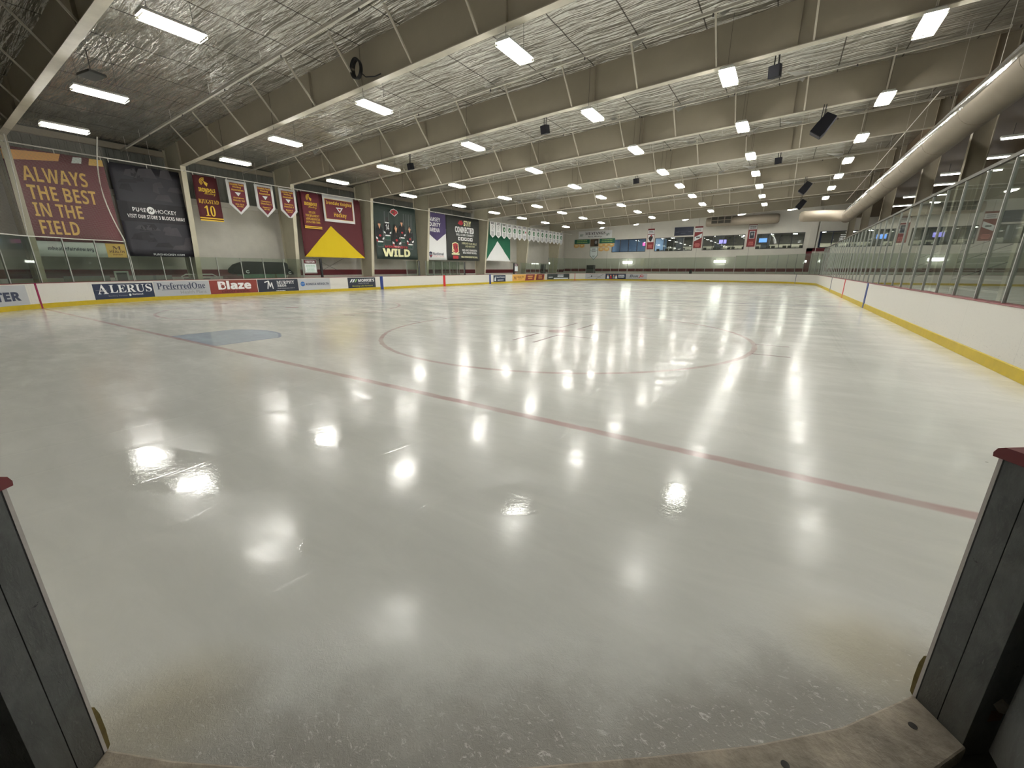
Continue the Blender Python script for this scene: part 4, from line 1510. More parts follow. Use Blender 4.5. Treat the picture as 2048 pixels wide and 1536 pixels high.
b.text('MV', -14.4, 3.42, -13.95, 3.72, FGREEN, 'ital')
b.done()
MARD = mat('red_panel', A(132, 44, 46, 190, 0.52), 0.6)
for k, (u0, u1, lb) in enumerate(((-5.97, -5.02, 'tall red wall panel with a player picture, between first and second upper windows'), (0.40, 1.40, 'tall red wall panel with slanted lettering, between second and third upper windows'), (6.86, 7.82, 'tall red wall panel with a framed jersey picture, between third and fourth windows'))):
    b = Sign('wall_panel', lb, 'wall panel', FP, u0, u1, 4.45, 7.28, MARD, 'tall red wall panels', thick=0.03)
    b.rect(u0 + 0.02, 6.55, u1 - 0.02, 7.08, OFFW)
    b.lines(u0 + 0.1, 6.62, u1 - 0.1, 7.0, 2, GREYTX, 60 + k)
    c = (u0 + u1) / 2
    if k == 0:
        b.rect(u0 + 0.05, 5.45, u1 - 0.05, 6.45, OFFW)
        b.poly([(c - 0.35, 6.0), (c - 0.1, 6.3), (c + 0.3, 6.2), (c + 0.25, 5.9), (c + 0.05, 5.5), (c - 0.15, 5.6)], INKK)
        b.disc(c + 0.05, 6.3, 0.12, 0.12, REDP)
    elif k == 1:
        b.poly([(u0 + 0.05, 5.35), (u1 - 0.05, 5.8), (u1 - 0.05, 6.35), (u0 + 0.05, 5.9)], PALE)
        b.lines(u0 + 0.2, 5.7, u1 - 0.2, 6.0, 1, INKK, 8)
    else:
        b.rect(u0 + 0.18, 5.45, u1 - 0.18, 6.35, PALE)
        b.rect(u0 + 0.23, 5.5, u1 - 0.23, 6.3, DKAD)
        b.rect(c - 0.12, 5.85, c + 0.12, 6.15, GREYTX)
    b.lines(u0 + 0.15, 4.6, u1 - 0.15, 5.1, 4, mat('panel_pink', A(185, 110, 105), 0.6), 70 + k)
    b.done()
b = Sign('scoreboard', 'dark navy scoreboard above the second upper window', 'scoreboard', FP, -2.28, 0.22, 6.17, 7.28, mat('scoreboard_navy', A(40, 44, 60), 0.5), thick=0.035)
LN_ = mat('scoreboard_line', A(78, 82, 98), 0.5)
for (a1, b1, a2, b2) in ((-1.7, 6.72, -0.5, 6.74), (-1.7, 6.74, -1.68, 7.15), (-0.52, 6.74, -0.50, 7.15), (-2.1, 6.62, -1.65, 6.68), (-0.45, 6.62, 0.0, 6.68), (-1.4, 6.45, -0.8, 6.5)):
    b.rect(a1, b1, a2, b2, LN_)
b.done()

# bench signs
def bench(u, lb):
    s_ = Sign('bench_sign', lb, 'sign', leftplane(-16.95, amp=0), u, u + 0.95, 1.34, 2.28, ALU, thick=0.02)
    s_.rect(u + 0.02, 2.02, u + 0.93, 2.26, MAROOND)
    s_.rect(u + 0.06, 1.42, u + 0.90, 1.98, PALE)
    return s_
b = bench(16.42, 'maroon and white sign sheet reading VISITOR at the near bench')
b.text('VISITOR', 16.56, 2.06, 17.25, 2.20, WHITEP, 'bold')
b.lines(16.5, 1.45, 17.28, 1.92, 5, mat('faint_green_ink', A(150, 175, 160), 0.6), 5)
b.done()
b = bench(43.75, 'maroon and white sign sheet reading HOME at the far bench')
b.text('HOME', 43.95, 2.06, 44.5, 2.20, WHITEP, 'bold')
b.done()
for u, lb in ((16.40, 'aluminium post carrying the VISITOR sign'), (43.72, 'aluminium post carrying the HOME sign')):
    o = put('sign_post', MB().box(-17.0, -16.96, u - 0.04, u + 0.0, -0.06, 2.3), ALU)
    tag(o, lb, 'post')

# advertisements on the boards
def ad(lb, s0, s1, m, z0=0.205, z1=0.985):
    return Sign('board_advertisement', lb, 'advertisement', onboard, s0, s1, z0, z1, m, 'advertisements on the boards', thick=0.012)
def F(a, s0, s1, x):
    return s0 + (s1 - s0) * x
def tx(b, s0, s1, s, x0, y0, x1, y1, m, st='bold'):
    b.text(s, F(0, s0, s1, x0), 0.205 + 0.78 * y0, F(0, s0, s1, x1), 0.205 + 0.78 * y1, m, st)
s1 = SGL - 0.42
s0 = s1 - 2.44
b = ad('pale grey board advertisement cut off at the left edge, big dark letters', s0, s1, LGREY)
tx(b, s0, s1, 'CENTER', -0.0, 0.22, 0.88, 0.68, INK, 'heavy')
b.done()
E0 = SGL + 1.92
def A_s(y):
    return s_left(y) if y >= path[i_left0].y else s_at_y_near(y)
s0, s1 = A_s(5.28), A_s(7.70)
b = ad('navy board advertisement with large white serif capitals, first past the goal line', s0, s1, NAVYAD, z1=0.93)
tx(b, s0, s1, 'A', 0.06, 0.32, 0.23, 0.90, WHITEP, 'serif')
tx(b, s0, s1, 'LERUS', 0.26, 0.36, 0.97, 0.86, WHITEP, 'serif')
tx(b, s0, s1, 'Banking Partner', 0.22, 0.12, 0.54, 0.22, GREYTX, 'plain')
tx(b, s0, s1, 'National', 0.62, 0.18, 0.80, 0.28, WHITEP, 'bold')
b.disc(F(0, s0, s1, 0.58), 0.205 + 0.78 * 0.2, 0.05, 0.06, PALE)
b.rect(F(0, s0, s1, 0.03), 0.205 + 0.78 * 0.55, F(0, s0, s1, 0.22), 0.205 + 0.78 * 0.565, GREYTX)
b.done()
s0, s1 = A_s(7.74), A_s(10.30)
b = ad('pale board advertisement with underlined dark serif word and smaller grey words', s0, s1, LGREY)
tx(b, s0, s1, 'PreferredOne', 0.05, 0.46, 0.92, 0.90, INK, 'serif')
b.rect(F(0, s0, s1, 0.12), 0.205 + 0.78 * 0.41, F(0, s0, s1, 0.9), 0.205 + 0.78 * 0.435, INK)
tx(b, s0, s1, 'Health Plans', 0.44, 0.12, 0.92, 0.34, GREYTX, 'plain')
b.done()
s0, s1 = A_s(10.32), A_s(12.94)
b = ad('brick red board advertisement with one fat white word', s0, s1, REDAD)
tx(b, s0, s1, 'Blaze', 0.16, 0.30, 0.86, 0.95, WHITEP, 'heavy')
tx(b, s0, s1, 'CREDIT UNION', 0.22, 0.06, 0.80, 0.24, MAROOND, 'bold')
b.poly([(F(0, s0, s1, 0.22), 0.70), (F(0, s0, s1, 0.27), 0.74), (F(0, s0, s1, 0.30), 0.58), (F(0, s0, s1, 0.24), 0.50)], REDAD)
b.done()
s0, s1 = A_s(12.98), A_s(15.62)
b = ad('charcoal board advertisement with a white handwritten M beside serif words', s0, s1, DKAD)
b.stroke([(F(0, s0, s1, 0.16), 0.80), (F(0, s0, s1, 0.26), 0.88), (F(0, s0, s1, 0.22), 0.38)], 0.06, WHITEP)
b.stroke([(F(0, s0, s1, 0.26), 0.88), (F(0, s0, s1, 0.285), 0.50), (F(0, s0, s1, 0.33), 0.78), (F(0, s0, s1, 0.35), 0.38)], 0.06, WHITEP)
tx(b, s0, s1, 'MURPHY', 0.45, 0.60, 0.90, 0.86, WHITEP, 'serif')
tx(b, s0, s1, 'BROS', 0.46, 0.36, 0.68, 0.58, WHITEP, 'serif')
b.lines(F(0, s0, s1, 0.45), 0.36, F(0, s0, s1, 0.9), 0.42, 1, GREYTX, 2)
b.lines(F(0, s0, s1, 0.38), 0.22, F(0, s0, s1, 0.68), 0.28, 1, PALE, 4)
b.done()
s0, s1 = A_s(15.66), A_s(18.05)
b = ad('grey board advertisement with a blue ball and dark capitals', s0, s1, LGREY)
b.disc(F(0, s0, s1, 0.12), 0.63, 0.16, 0.16, BLUEINK)
b.rect(F(0, s0, s1, 0.06), 0.62, F(0, s0, s1, 0.18), 0.645, LGREY)
tx(b, s0, s1, 'KONICA MINOLTA', 0.22, 0.42, 0.95, 0.62, INK, 'bold')
b.done()
s0, s1 = A_s(19.56), A_s(22.14)
b = ad("dark board advertisement with slanted stripes, just before the near blue line", s0, s1, DKAD)
tx(b, s0, s1, "MORRIE'S", 0.36, 0.58, 0.95, 0.86, WHITEP, 'bold')
tx(b, s0, s1, 'Auto Group', 0.36, 0.34, 0.74, 0.52, GREYTX, 'bold')
tx(b, s0, s1, 'Moving Life Forward', 0.14, 0.08, 0.88, 0.26, mat('olive_ink', A(140, 140, 70), 0.6), 'bold')
for k in range(3):
    x = 0.06 + 0.08 * k
    b.poly([(F(0, s0, s1, x), 0.64), (F(0, s0, s1, x + 0.05), 0.64), (F(0, s0, s1, x + 0.12), 0.88), (F(0, s0, s1, x + 0.07), 0.88)], PALE if k != 2 else LGREEN)
b.done()
s0, s1 = A_s(38.86), A_s(41.35)
b = ad('small navy board advertisement just past the far blue line', s0, s1, NAVYAD, z1=0.96)
tx(b, s0, s1, 'State of Champions', 0.24, 0.52, 0.95, 0.78, WHITEP, 'bold')
b.poly([(F(0, s0, s1, 0.06), 0.3), (F(0, s0, s1, 0.2), 0.3), (F(0, s0, s1, 0.17), 0.65), (F(0, s0, s1, 0.13), 0.85), (F(0, s0, s1, 0.08), 0.6)], PALE)
b.lines(F(0, s0, s1, 0.26), 0.32, F(0, s0, s1, 0.9), 0.46, 1, PALE, 7)
b.done()
s0, s1 = A_s(42.9), A_s(51.2)
b = ad('gold and maroon board advertisement with slanted panels, far part of the left boards', s0, s1, GOLDAD)
tx(b, s0, s1, 'M', 0.03, 0.25, 0.11, 0.70, MAROOND, 'serif')
tx(b, s0, s1, 'HEALTH', 0.14, 0.46, 0.32, 0.74, MAROOND, 'bold')
tx(b, s0, s1, 'FAIRVIEW', 0.16, 0.24, 0.28, 0.36, MAROOND, 'plain')
for x0, x1 in ((0.38, 0.66), (0.72, 0.98)):
    b.poly([(F(0, s0, s1, x0 - 0.02), 0.21), (F(0, s0, s1, x1 - 0.02), 0.21), (F(0, s0, s1, x1 + 0.015), 0.98), (F(0, s0, s1, x0 + 0.015), 0.98)], MARAD)
    b.lines(F(0, s0, s1, x0 + 0.05), 0.34, F(0, s0, s1, x1 - 0.05), 0.86, 2, GOLDAD, int(x0 * 100))
b.done()
s0 = A_s(52.0)
s1 = s0 + 5.0
b = ad('dark slate board advertisement in the far left corner', s0, s1, mat('slate_ad', A(58, 66, 68, 205, 0.58), 0.45))
b.lines(F(0, s0, s1, 0.06), 0.42, F(0, s0, s1, 0.34), 0.62, 1, PALE, 9)
b.lines(F(0, s0, s1, 0.52), 0.5, F(0, s0, s1, 0.8), 0.9, 2, PALE, 10)
b.rect(F(0, s0, s1, 0.36), 0.25, F(0, s0, s1, 0.96), 0.42, PALE)
b.done()
SE = lambda x: None
sgoal = s_far(57.6, False)
s0 = sgoal + 1.7
s1 = s0 + 3.0
b = ad('pale grey board advertisement with crossing dark lines right of the red mark', s0, s1, LGREY)
b.stroke([(F(0, s0, s1, 0.1), 0.35), (F(0, s0, s1, 0.35), 0.62), (F(0, s0, s1, 0.6), 0.62), (F(0, s0, s1, 0.8), 0.40)], 0.07, GREYTX)
b.stroke([(F(0, s0, s1, 0.55), 0.24), (F(0, s0, s1, 0.92), 0.92)], 0.09, GREYTX)
b.rect(F(0, s0, s1, 0.3), 0.5, F(0, s0, s1, 0.34), 0.75, INKK)
b.lines(F(0, s0, s1, 0.15), 0.82, F(0, s0, s1, 0.7), 0.9, 1, GREYTX, 3)
b.done()
s0, s1 = s1 + 0.05, s1 + 3.1
b = ad('navy board advertisement with small player figures in the far left corner', s0, s1, NAVYAD)
for k, x in enumerate((0.12, 0.26, 0.40, 0.52)):
    b.poly([(F(0, s0, s1, x - 0.05), 0.28), (F(0, s0, s1, x + 0.06), 0.28), (F(0, s0, s1, x + 0.04), 0.62), (F(0, s0, s1, x - 0.03), 0.66)], (PALE, REDP, GREYTX, PALE)[k])
    b.disc(F(0, s0, s1, x), 0.74, 0.09, 0.09, SKIN)
b.lines(F(0, s0, s1, 0.6), 0.4, F(0, s0, s1, 0.95), 0.85, 3, PALE, 12)
b.done()
s0, s1 = s1 + 0.05, s1 + 3.1
b = ad('light board advertisement with slanted dark and red letters, far end boards', s0, s1, LGREY)
tx(b, s0, s1, 'Bon', 0.15, 0.35, 0.58, 0.85, INK, 'ital')
tx(b, s0, s1, 'fe', 0.58, 0.24, 0.86, 0.88, RED, 'ital')
b.rect(F(0, s0, s1, 0), 0.205, F(0, s0, s1, 0.7), 0.25, mat('teal_ink', A(50, 110, 100), 0.5))
b.rect(F(0, s0, s1, 0.7), 0.205, F(0, s0, s1, 1), 0.25, REDP)
b.done()

# ------------------------------------------------------------------ netting above the near left glass
def net(name, lab, pts, z0, z1):
    t = thing(name, lab, 'net', (pts[0][0], pts[0][1], z0))
    mb_ = MB()
    uvs = []
    d = 0.0
    for i, p in enumerate(pts):
        if i:
            d += math.hypot(p[0] - pts[i - 1][0], p[1] - pts[i - 1][1])
        for z in (z0, z1):
            mb_.v.append((p[0], p[1], z))
            uvs.append((d, z))
    for i in range(len(pts) - 1):
        mb_.f.append((2 * i, 2 * i + 2, 2 * i + 3, 2 * i + 1))
    o_ = put('mesh', mb_, NET, t)
    ul = o_.data.uv_layers.new(name='UVMap')
    for lp in o_.data.loops:
        ul.data[lp.index].uv = uvs[lp.vertex_index]
    return t
pp = []
for s_ in steps(SL7 - 9.0, SL7, 14):
    p, n = rp(s_)
    q = p - n * 0.09
    pp.append((q.x, q.y))
t = net('safety_net', 'dark fine safety net hanging above the near left corner glass', pp, 2.95, 7.55)
def rope_pts(y0, z0, y1, z1, sway):
    r = []
    for k in range(15):
        f = k / 14
        r.append((-16.55, y0 + (y1 - y0) * f + sway * math.sin(math.pi * f), z0 + (z1 - z0) * f))
    return r
put('edge_rope', MB().tube(rope_pts(6.95, 7.58, 7.02, 2.95, -0.35), 0.025, 6), ROPE, t, label='white rope along the net edge')
put('edge_rope', MB().tube(rope_pts(4.03, 7.2, 3.80, 2.95, 0.03), 0.022, 6), ROPE, t, label='white rope along the net edge')
put('bottom_rope', MB().tube([(a, b_, 2.95 + 0.01 * math.sin(i * 2.1)) for i, (a, b_) in enumerate(pp)], 0.024, 6), ROPE, t, label='white rope along the net bottom')

# ropes at the far right corner
o = put('net_rope', MB().tube([(14.42, 60.7, 8.9), (14.42, 60.7, 8.4), (14.25, 60.75, 7.4), (14.2, 60.8, 3.2)], 0.03, 6), ROPE)
tag(o, 'white net rope hanging to the far right corner glass', 'rope')
o = put('guy_cable', MB().tube([(15.05, 21.5, 7.62), (15.25, 49.4, 7.58)], 0.02, 6), PIPE)
tag(o, 'thin straight cable running beside the big round duct', 'cable')

# ------------------------------------------------------------------ ducts
t = thing('air_duct', 'big beige round air duct along the right side with shiny foil strip', 'duct', (15.45, 20, 6.1))
cx_, cz_, rd = 15.45, 6.14, 0.48
pts = [(cx_, y, cz_) for y in (-4, 5, 15, 25, 35, 45, 47.3)]
pts += [(cx_ - 1.6 * (1 - math.cos(a)), 47.3 + 1.6 * math.sin(a), cz_ + 0.15 * a) for a in [math.radians(q) for q in (15, 30, 45, 60, 75, 90)]]
pts += [(13.2, 48.9, cz_ + 0.25), (12.3, 48.9, cz_ + 0.27), (12.05, 48.9, cz_ + 0.27), (11.9, 48.9, cz_ + 0.27)]
rr2 = [rd] * (len(pts) - 3) + [rd, rd * 0.9, rd * 0.55]
put('duct_body', MB().tube(pts, rr2, 28), DUCT, t, smooth=True)
mb = MB()
NA = 7
for j in range(60):
    y = -4 + 51.0 * j / 59
    for i in range(NA + 1):
        a = math.radians(128 + 62 * i / NA)
        r_ = rd + 0.012 + 0.006 * math.sin(y * 7 + i * 2)
        mb.v.append((cx_ + r_ * math.cos(a), y, cz_ + r_ * math.sin(a)))
for j in range(59):
    for i in range(NA):
        a = j * (NA + 1) + i
        mb.f.append((a, a + 1, a + NA + 2, a + NA + 1))
put('foil_wrap', mb, DUCTF, t, smooth=True, label='shiny foil wrap along the upper side')
for k in range(13):
    y = 2 + 3.8 * k
    mbh = MB()
    mbh.bar((cx_ - 0.1, y, cz_ + rd), (cx_ - 0.1, y, 9.3), 0.012, 0.012)
    put('hanger', mbh, PIPE, t)
    put('joint_band', MB().tube([(cx_, y + 1.0, cz_), (cx_, y + 1.04, cz_)], rd + 0.006, 24), DUCT, t)
t = thing('air_duct', 'fat beige duct across the far wall with a dark square grille', 'duct', (6, 61.6, 7.0))
NS = 20
def oval(x, sx=1.0):
    return [(x, 61.7 + 0.62 * sx * math.cos(2 * math.pi * k / NS), 7.62 + 0.56 * sx * math.sin(2 * math.pi * k / NS)) for k in range(NS)]
mb = MB()
rings = [(1.9, 0.9), (2.1, 1.0), (7.9, 1.0), (8.0, 1.06), (9.7, 1.06), (9.95, 0.98), (10.1, 0.7)]
for (x, s_) in rings:
    mb.v += oval(x, s_)
for i in range(len(rings) - 1):
    for k in range(NS):
        a, b_ = i * NS + k, i * NS + (k + 1) % NS
        mb.f.append((a, b_, b_ + NS, a + NS))
mb.f.append(tuple(range(NS)))
mb.f.append(tuple(range((len(rings) - 1) * NS, len(rings) * NS)))
put('duct_body', mb, DUCT, t, smooth=True)
put('grille_frame', MB().box(2.55, 4.95, 60.98, 61.25, 7.28, 8.2), DUCT, t)
for i in range(3):
    for j in range(2):
        put('grille', MB().box(2.62 + 0.77 * i, 3.30 + 0.77 * i, 60.95, 61.0, 7.34 + 0.42 * j, 7.70 + 0.42 * j), mat('grille_dark', (0.05, 0.045, 0.035), 0.6), t)
for x in (3.2, 6.5, 9.2):
    put('hanger', MB().bar((x, 61.6, 8.1), (x, 61.6, zroof(x) + 0.05), 0.015, 0.015), PIPE, t)

# ------------------------------------------------------------------ loudspeakers
def speaker(lb, c, w_, h_, d_, rz, tilt, ztop):
    t = thing('loudspeaker', lb, 'loudspeaker', c, 'hanging loudspeakers')
    R = Matrix.Rotation(rz, 3, 'Z') @ Matrix.Rotation(tilt, 3, 'X')
    ax, ay, az = R @ Vector((1, 0, 0)), R @ Vector((0, 1, 0)), R @ Vector((0, 0, 1))
    C_ = Vector(c)
    body = MB()
    f1 = [(-w_ / 2, -d_ / 2), (w_ / 2, -d_ / 2), (w_ * 0.36, d_ / 2), (-w_ * 0.36, d_ / 2)]
    vs_ = [C_ + ax * a + ay * b2 + az * z for z in (-h_ / 2, h_ / 2) for a, b2 in f1]
    body.add(vs_, [(0, 3, 2, 1), (4, 5, 6, 7), (0, 1, 5, 4), (1, 2, 6, 5), (2, 3, 7, 6), (3, 0, 4, 7)])
    put('cabinet', body, mat('speaker_black', (0.012, 0.012, 0.016), 0.7, spec=0.25), t)
    g = MB()
    g.obox(C_ - ay * (d_ / 2 + 0.006), ax, ay, az, w_ * 0.9, 0.012, h_ * 0.92)
    put('front_grille', g, mat('speaker_grille', (0.05, 0.05, 0.06), 0.7), t)
    br_ = MB()
    top = C_ + az * (h_ / 2)
    for s_ in (-1, 1):
        br_.bar(top + ax * (s_ * w_ * 0.18) - az * 0.02, Vector((top.x + s_ * 0.05, top.y, ztop)), 0.03, 0.03)
    put('bracket', br_, BLACK, t)
def big_speaker(lb, y, dx, dz):
    t = thing('loudspeaker', lb, 'loudspeaker', (11.8 + dx, y, 7.1 + dz), 'hanging loudspeakers')
    side = [(11.90, 7.66), (12.25, 7.46), (11.93, 6.92), (11.81, 6.79), (11.43, 7.05), (11.62, 7.32)]
    side = [(a_ + dx, z_ + dz) for a_, z_ in side]
    put('cabinet', MB().prism(side, 'y', y - 0.02, y + 0.48), mat('speaker_black', (0.012, 0.012, 0.016), 0.7, spec=0.25), t, bevel=0.015)
    e0, e1 = Vector((side[3][0], y + 0.23, side[3][1])), Vector((side[4][0], y + 0.23, side[4][1]))
    d = (e1 - e0).normalized()
    nn = Vector((d.z, 0, -d.x))
    if nn.z > 0:
        nn = -nn
    put('front_grille', MB().obox((e0 + e1) / 2 + nn * 0.008, d, (0, 1, 0), nn, (e1 - e0).length * 0.94, 0.46, 0.016), mat('speaker_grille', (0.03, 0.03, 0.036), 0.8, spec=0.2), t)
    for q in (0.02, 0.10):
        put('bracket', MB().bar((11.70 + q + dx, y + 0.2, 7.35 + dz), (11.74 + q + dx, y + 0.22, 8.0), 0.035, 0.02), BLACK, t)
big_speaker('large black loudspeaker hanging from the roof on the right, nearest of the three', 21.95, 0.0, 0.0)
big_speaker('middle black loudspeaker of the three hanging on the right', 37.6, -0.02, 0.02)
big_speaker('farthest black loudspeaker of the three hanging on the right', 46.7, 0.0, 0.02)
for (c, lb) in (((10.2, 17.0, 7.72), 'small black loudspeaker under the foil on the right, before the fourth roof frame'),
                ((1.33, 17.9, 7.72), 'small black loudspeaker under the foil near the middle, before the fourth roof frame'),
                ((-8.7, 19.2, 7.66), 'small black loudspeaker under the foil on the left, before the fourth roof frame'),
                ((10.2, 30.1, 7.72), 'small black loudspeaker under the foil on the right, past the fifth roof frame'),
                ((1.6, 31.1, 7.70), 'small black loudspeaker under the foil near the middle, past the fifth roof frame')):
    speaker(lb, c, 0.34, 0.34, 0.30, -0.3, 0.2, zroof(c[0]) - 0.02)
o = put('ceiling_unit', MB().obox((-8.7, 5.15, 7.75), (0.94, 0.3, 0.1), (-0.3, 0.95, 0), (-0.1, 0, 0.99), 0.62, 0.5, 0.08), mat('unit_dark', (0.05, 0.05, 0.045), 0.6), bevel=0.015)
tag(o, 'dark flat box hanging below the foil above the nearest left lights', 'box')
put('hanger', MB().bar((-8.7, 5.15, 7.78), (-8.7, 5.15, 8.5), 0.02, 0.02), WIRE, o)
# coil of cable on the second frame
t = thing('cable_coil', 'coil of black cable hung on a brace of the second roof frame', 'cable', (-1.42, 9.9, 7.85))
for k in range(4):
    pts = [(-1.42 + (0.20 + 0.015 * k) * math.cos(a), 10.0 - 0.04 * k, 7.95 + (0.26 + 0.01 * k) * math.sin(a)) for a in [2 * math.pi * i / 20 for i in range(21)]]
    put('cable_loop', MB().tube(pts, 0.022, 6), BLACK, t)
put('loose_end', MB().tube([(-1.22, 9.95, 7.80), (-1.05, 9.98, 7.66), (-0.7, 10.05, 7.62), (-0.45, 10.1, 7.66)], 0.018, 6), BLACK, t)

# ------------------------------------------------------------------ things behind the left boards
# folded black mats on a green base
t = thing('mat_stack', 'pile of folded black padded mats on a green base behind low glass', 'mats', (-18.1, 14, -0.06))
mb = MB()
def hull(x, y0, y1, z0, z1, r):
    prof = [(y0 + 0.25, z0), (y1, z0), (y1, z1 - 0.12), (y1 - 0.15, z1 - 0.02), (y0 + 0.9, z1), (y0 + 0.35, z1 - 0.18), (y0 + 0.05, z1 - 0.45), (y0, z0 + 0.12)]
    return prof
TARP = mat('black_tarp', (0.008, 0.008, 0.009), 0.8, bump=0.6, bscale=9)
put('folded_mat', MB().prism(hull(0, 12.2, 15.75, 1.30, 2.10, 0.2), 'x', -18.55, -17.75), TARP, t, bevel=0.05)
put('folded_mat', MB().prism([(15.55, 1.25), (16.1, 1.25), (16.1, 1.4), (15.85, 1.62), (15.6, 1.65)], 'x', -18.5, -17.8), TARP, t, bevel=0.03)
put('base', MB().box(-18.6, -17.72, 12.75, 15.5, -0.06, 1.30), mat('green_base', (0.0, 0.12, 0.045), 0.6), t)
put('seat_block', MB().box(-18.55, -17.75, 11.9, 12.74, -0.06, 1.22), mat('dull_red', (0.14, 0.03, 0.03), 0.6), t)
LG = MB()
for (y, z, r) in ((13.05, 1.46, 0.10), (15.8, 1.38, 0.09)):
    pts = [(-17.735, y + r * math.cos(a), z + r * 0.7 * math.sin(a)) for a in [math.radians(q) for q in range(40, 330, 24)]]
    put('logo', MB().tube(pts, 0.028, 5), WHITEP, t, label='white letter C logo')
# stored hockey goal
t = thing('hockey_goal', 'small white hockey goal frame stored behind the low glass', 'goal', (-18.2, 10.3, -0.06))
GW = mat('goal_white', (0.75, 0.74, 0.70), 0.5)
put('goal_frame', MB().tube([(-18.0, 9.55, -0.05), (-18.0, 9.55, 1.22), (-18.0, 9.75, 1.32), (-18.0, 11.1, 1.32), (-18.0, 11.3, 1.22), (-18.0, 11.3, -0.05)], 0.035, 8), GW, t)
put('goal_net', MB().tube([(-18.3, 9.7, -0.04), (-18.25, 9.8, 1.1), (-18.25, 11.05, 1.1), (-18.3, 11.15, -0.04)], 0.02, 6), GW, t)
put('net_sheet', MB().box(-18.31, -18.29, 9.75, 11.1, -0.04, 1.12), mat('net_grey', (0.35, 0.34, 0.32), 0.8), t)
# benches along the wall
for (y0, y1, lb) in ((4.9, 6.6, 'grey bench back near the left end behind tall glass'), (7.3, 9.3, 'grey bench back behind the boards below the black banner')):
    t = thing('player_bench', lb, 'bench', (-18.6, (y0 + y1) / 2, -0.06), 'benches behind the left boards')
    put('backrest', MB().box(-18.75, -18.68, y0, y1, 0.6, 1.28), mat('bench_grey', (0.22, 0.23, 0.21), 0.6), t)
    put('seat', MB().box(-18.75, -18.25, y0, y1, 0.50, 0.58), mat('bench_wood', (0.2, 0.16, 0.1), 0.6), t)
    for y in (y0 + 0.2, y1 - 0.2):
        put('leg', MB().box(-18.6, -18.4, y - 0.03, y + 0.03, -0.06, 0.5), DKW, t)
t = thing('gate_window', 'narrow black gate opening with pale frame behind tall left glass', 'gate', (-17.9, 6.9, 0))
put('frame', MB().box(-17.95, -17.90, 6.62, 6.70, -0.06, 1.52).box(-17.95, -17.90, 7.12, 7.20, -0.06, 1.52).box(-17.95, -17.90, 6.70, 7.12, 1.44, 1.52), ALU, t)
put('dark_panel', MB().box(-17.94, -17.92, 6.70, 7.12, -0.06, 1.44), BLACK, t)
for (y0, y1, lb) in ((18.0, 25.6, 'long players bench behind the boards at the visitor side'), (34.2, 43.2, 'long players bench behind the boards at the home side')):
    t = thing('player_bench', lb, 'bench', (-18.2, (y0 + y1) / 2, -0.06), 'benches behind the left boards')
    put('seat', MB().box(-18.4, -18.0, y0, y1, 0.42, 0.47), MATS['bench_wood'], t)
    for k in range(4):
        y = y0 + 0.3 + (y1 - y0 - 0.6) * k / 3
        put('leg', MB().box(-18.3, -18.1, y - 0.03, y + 0.03, -0.06, 0.42), DKW, t)
# X wires on the white wall behind the visitor bench
t = thing('cross_brace', 'thin crossed wires on the wall behind the visitor bench', 'bracing', (XW + 0.05, 20.5, 1.9))
put('wire', MB().bar((XW + 0.03, 18.6, 1.2), (XW + 0.03, 21.4, 2.5), 0.015, 0.015), WIRE, t)
put('wire', MB().bar((XW + 0.05, 18.6, 2.5), (XW + 0.05, 21.4, 1.2), 0.015, 0.015), WIRE, t)
# dark doorway in the left wall and cabinet behind the far glass
o = put('door_1', MB().box(XW - 0.02, XW + 0.03, 55.0, 56.6, -0.06, 2.35), mat('door_dark', (0.05, 0.055, 0.05), 0.5))
o['kind'] = 'structure'
put('door_window', MB().box(XW + 0.03, XW + 0.04, 55.3, 56.3, 1.2, 2.15), BLACK, o)
t = thing('equipment_cabinet', 'dark square cabinet behind the far end glass under the pennant', 'cabinet', (-14.4, 62.5, -0.06))
put('body', MB().box(-15.1, -13.75, 62.3, 62.85, -0.06, 1.62), mat('cab_grey', (0.14, 0.15, 0.14), 0.6), t)
put('top_unit', MB().box(-15.05, -13.8, 62.3, 62.85, 1.62, 2.26), BLACK, t)
t = thing('wall_device', 'grey vertical box on the left wall near the far corner', 'wall box', (XW + 0.1, 60.5, 3.4))
put('box', MB().box(XW, XW + 0.18, 60.2, 60.6, 3.7, 4.7), mat('device_grey', (0.35, 0.34, 0.30), 0.6), t)
put('cover', MB().box(XW + 0.18, XW + 0.22, 60.25, 60.55, 3.5, 4.1), DKW, t)
o = put('wall_box', MB().box(0.45, 0.75, 61.8, 62.2, 1.0, 1.55), BLACK)
tag(o, 'little black box standing just over the far end boards', 'box')
put('stand', MB().box(0.55, 0.65, 61.95, 62.05, -0.06, 1.0), BLACK, o)

# ------------------------------------------------------------------ seating on the right behind the glass
t = thing('bleachers', 'dim stepped bleachers behind the right hand glass', 'bleachers', (20.5, 25, -0.06))
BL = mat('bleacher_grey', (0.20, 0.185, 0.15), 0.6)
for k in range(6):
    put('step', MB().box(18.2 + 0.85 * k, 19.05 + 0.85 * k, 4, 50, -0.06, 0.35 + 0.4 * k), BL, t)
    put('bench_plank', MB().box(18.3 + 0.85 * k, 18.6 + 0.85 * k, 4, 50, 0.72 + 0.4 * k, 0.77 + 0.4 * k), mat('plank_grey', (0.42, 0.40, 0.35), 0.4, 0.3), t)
for k in range(7):
    y = 6 + 7.2 * k
    put('hand_rail', MB().tube([(17.9, y, -0.05), (17.9, y, 1.0), (23.0, y, 3.5), (23.0, y, 2.4)], 0.025, 6), DKW, t)

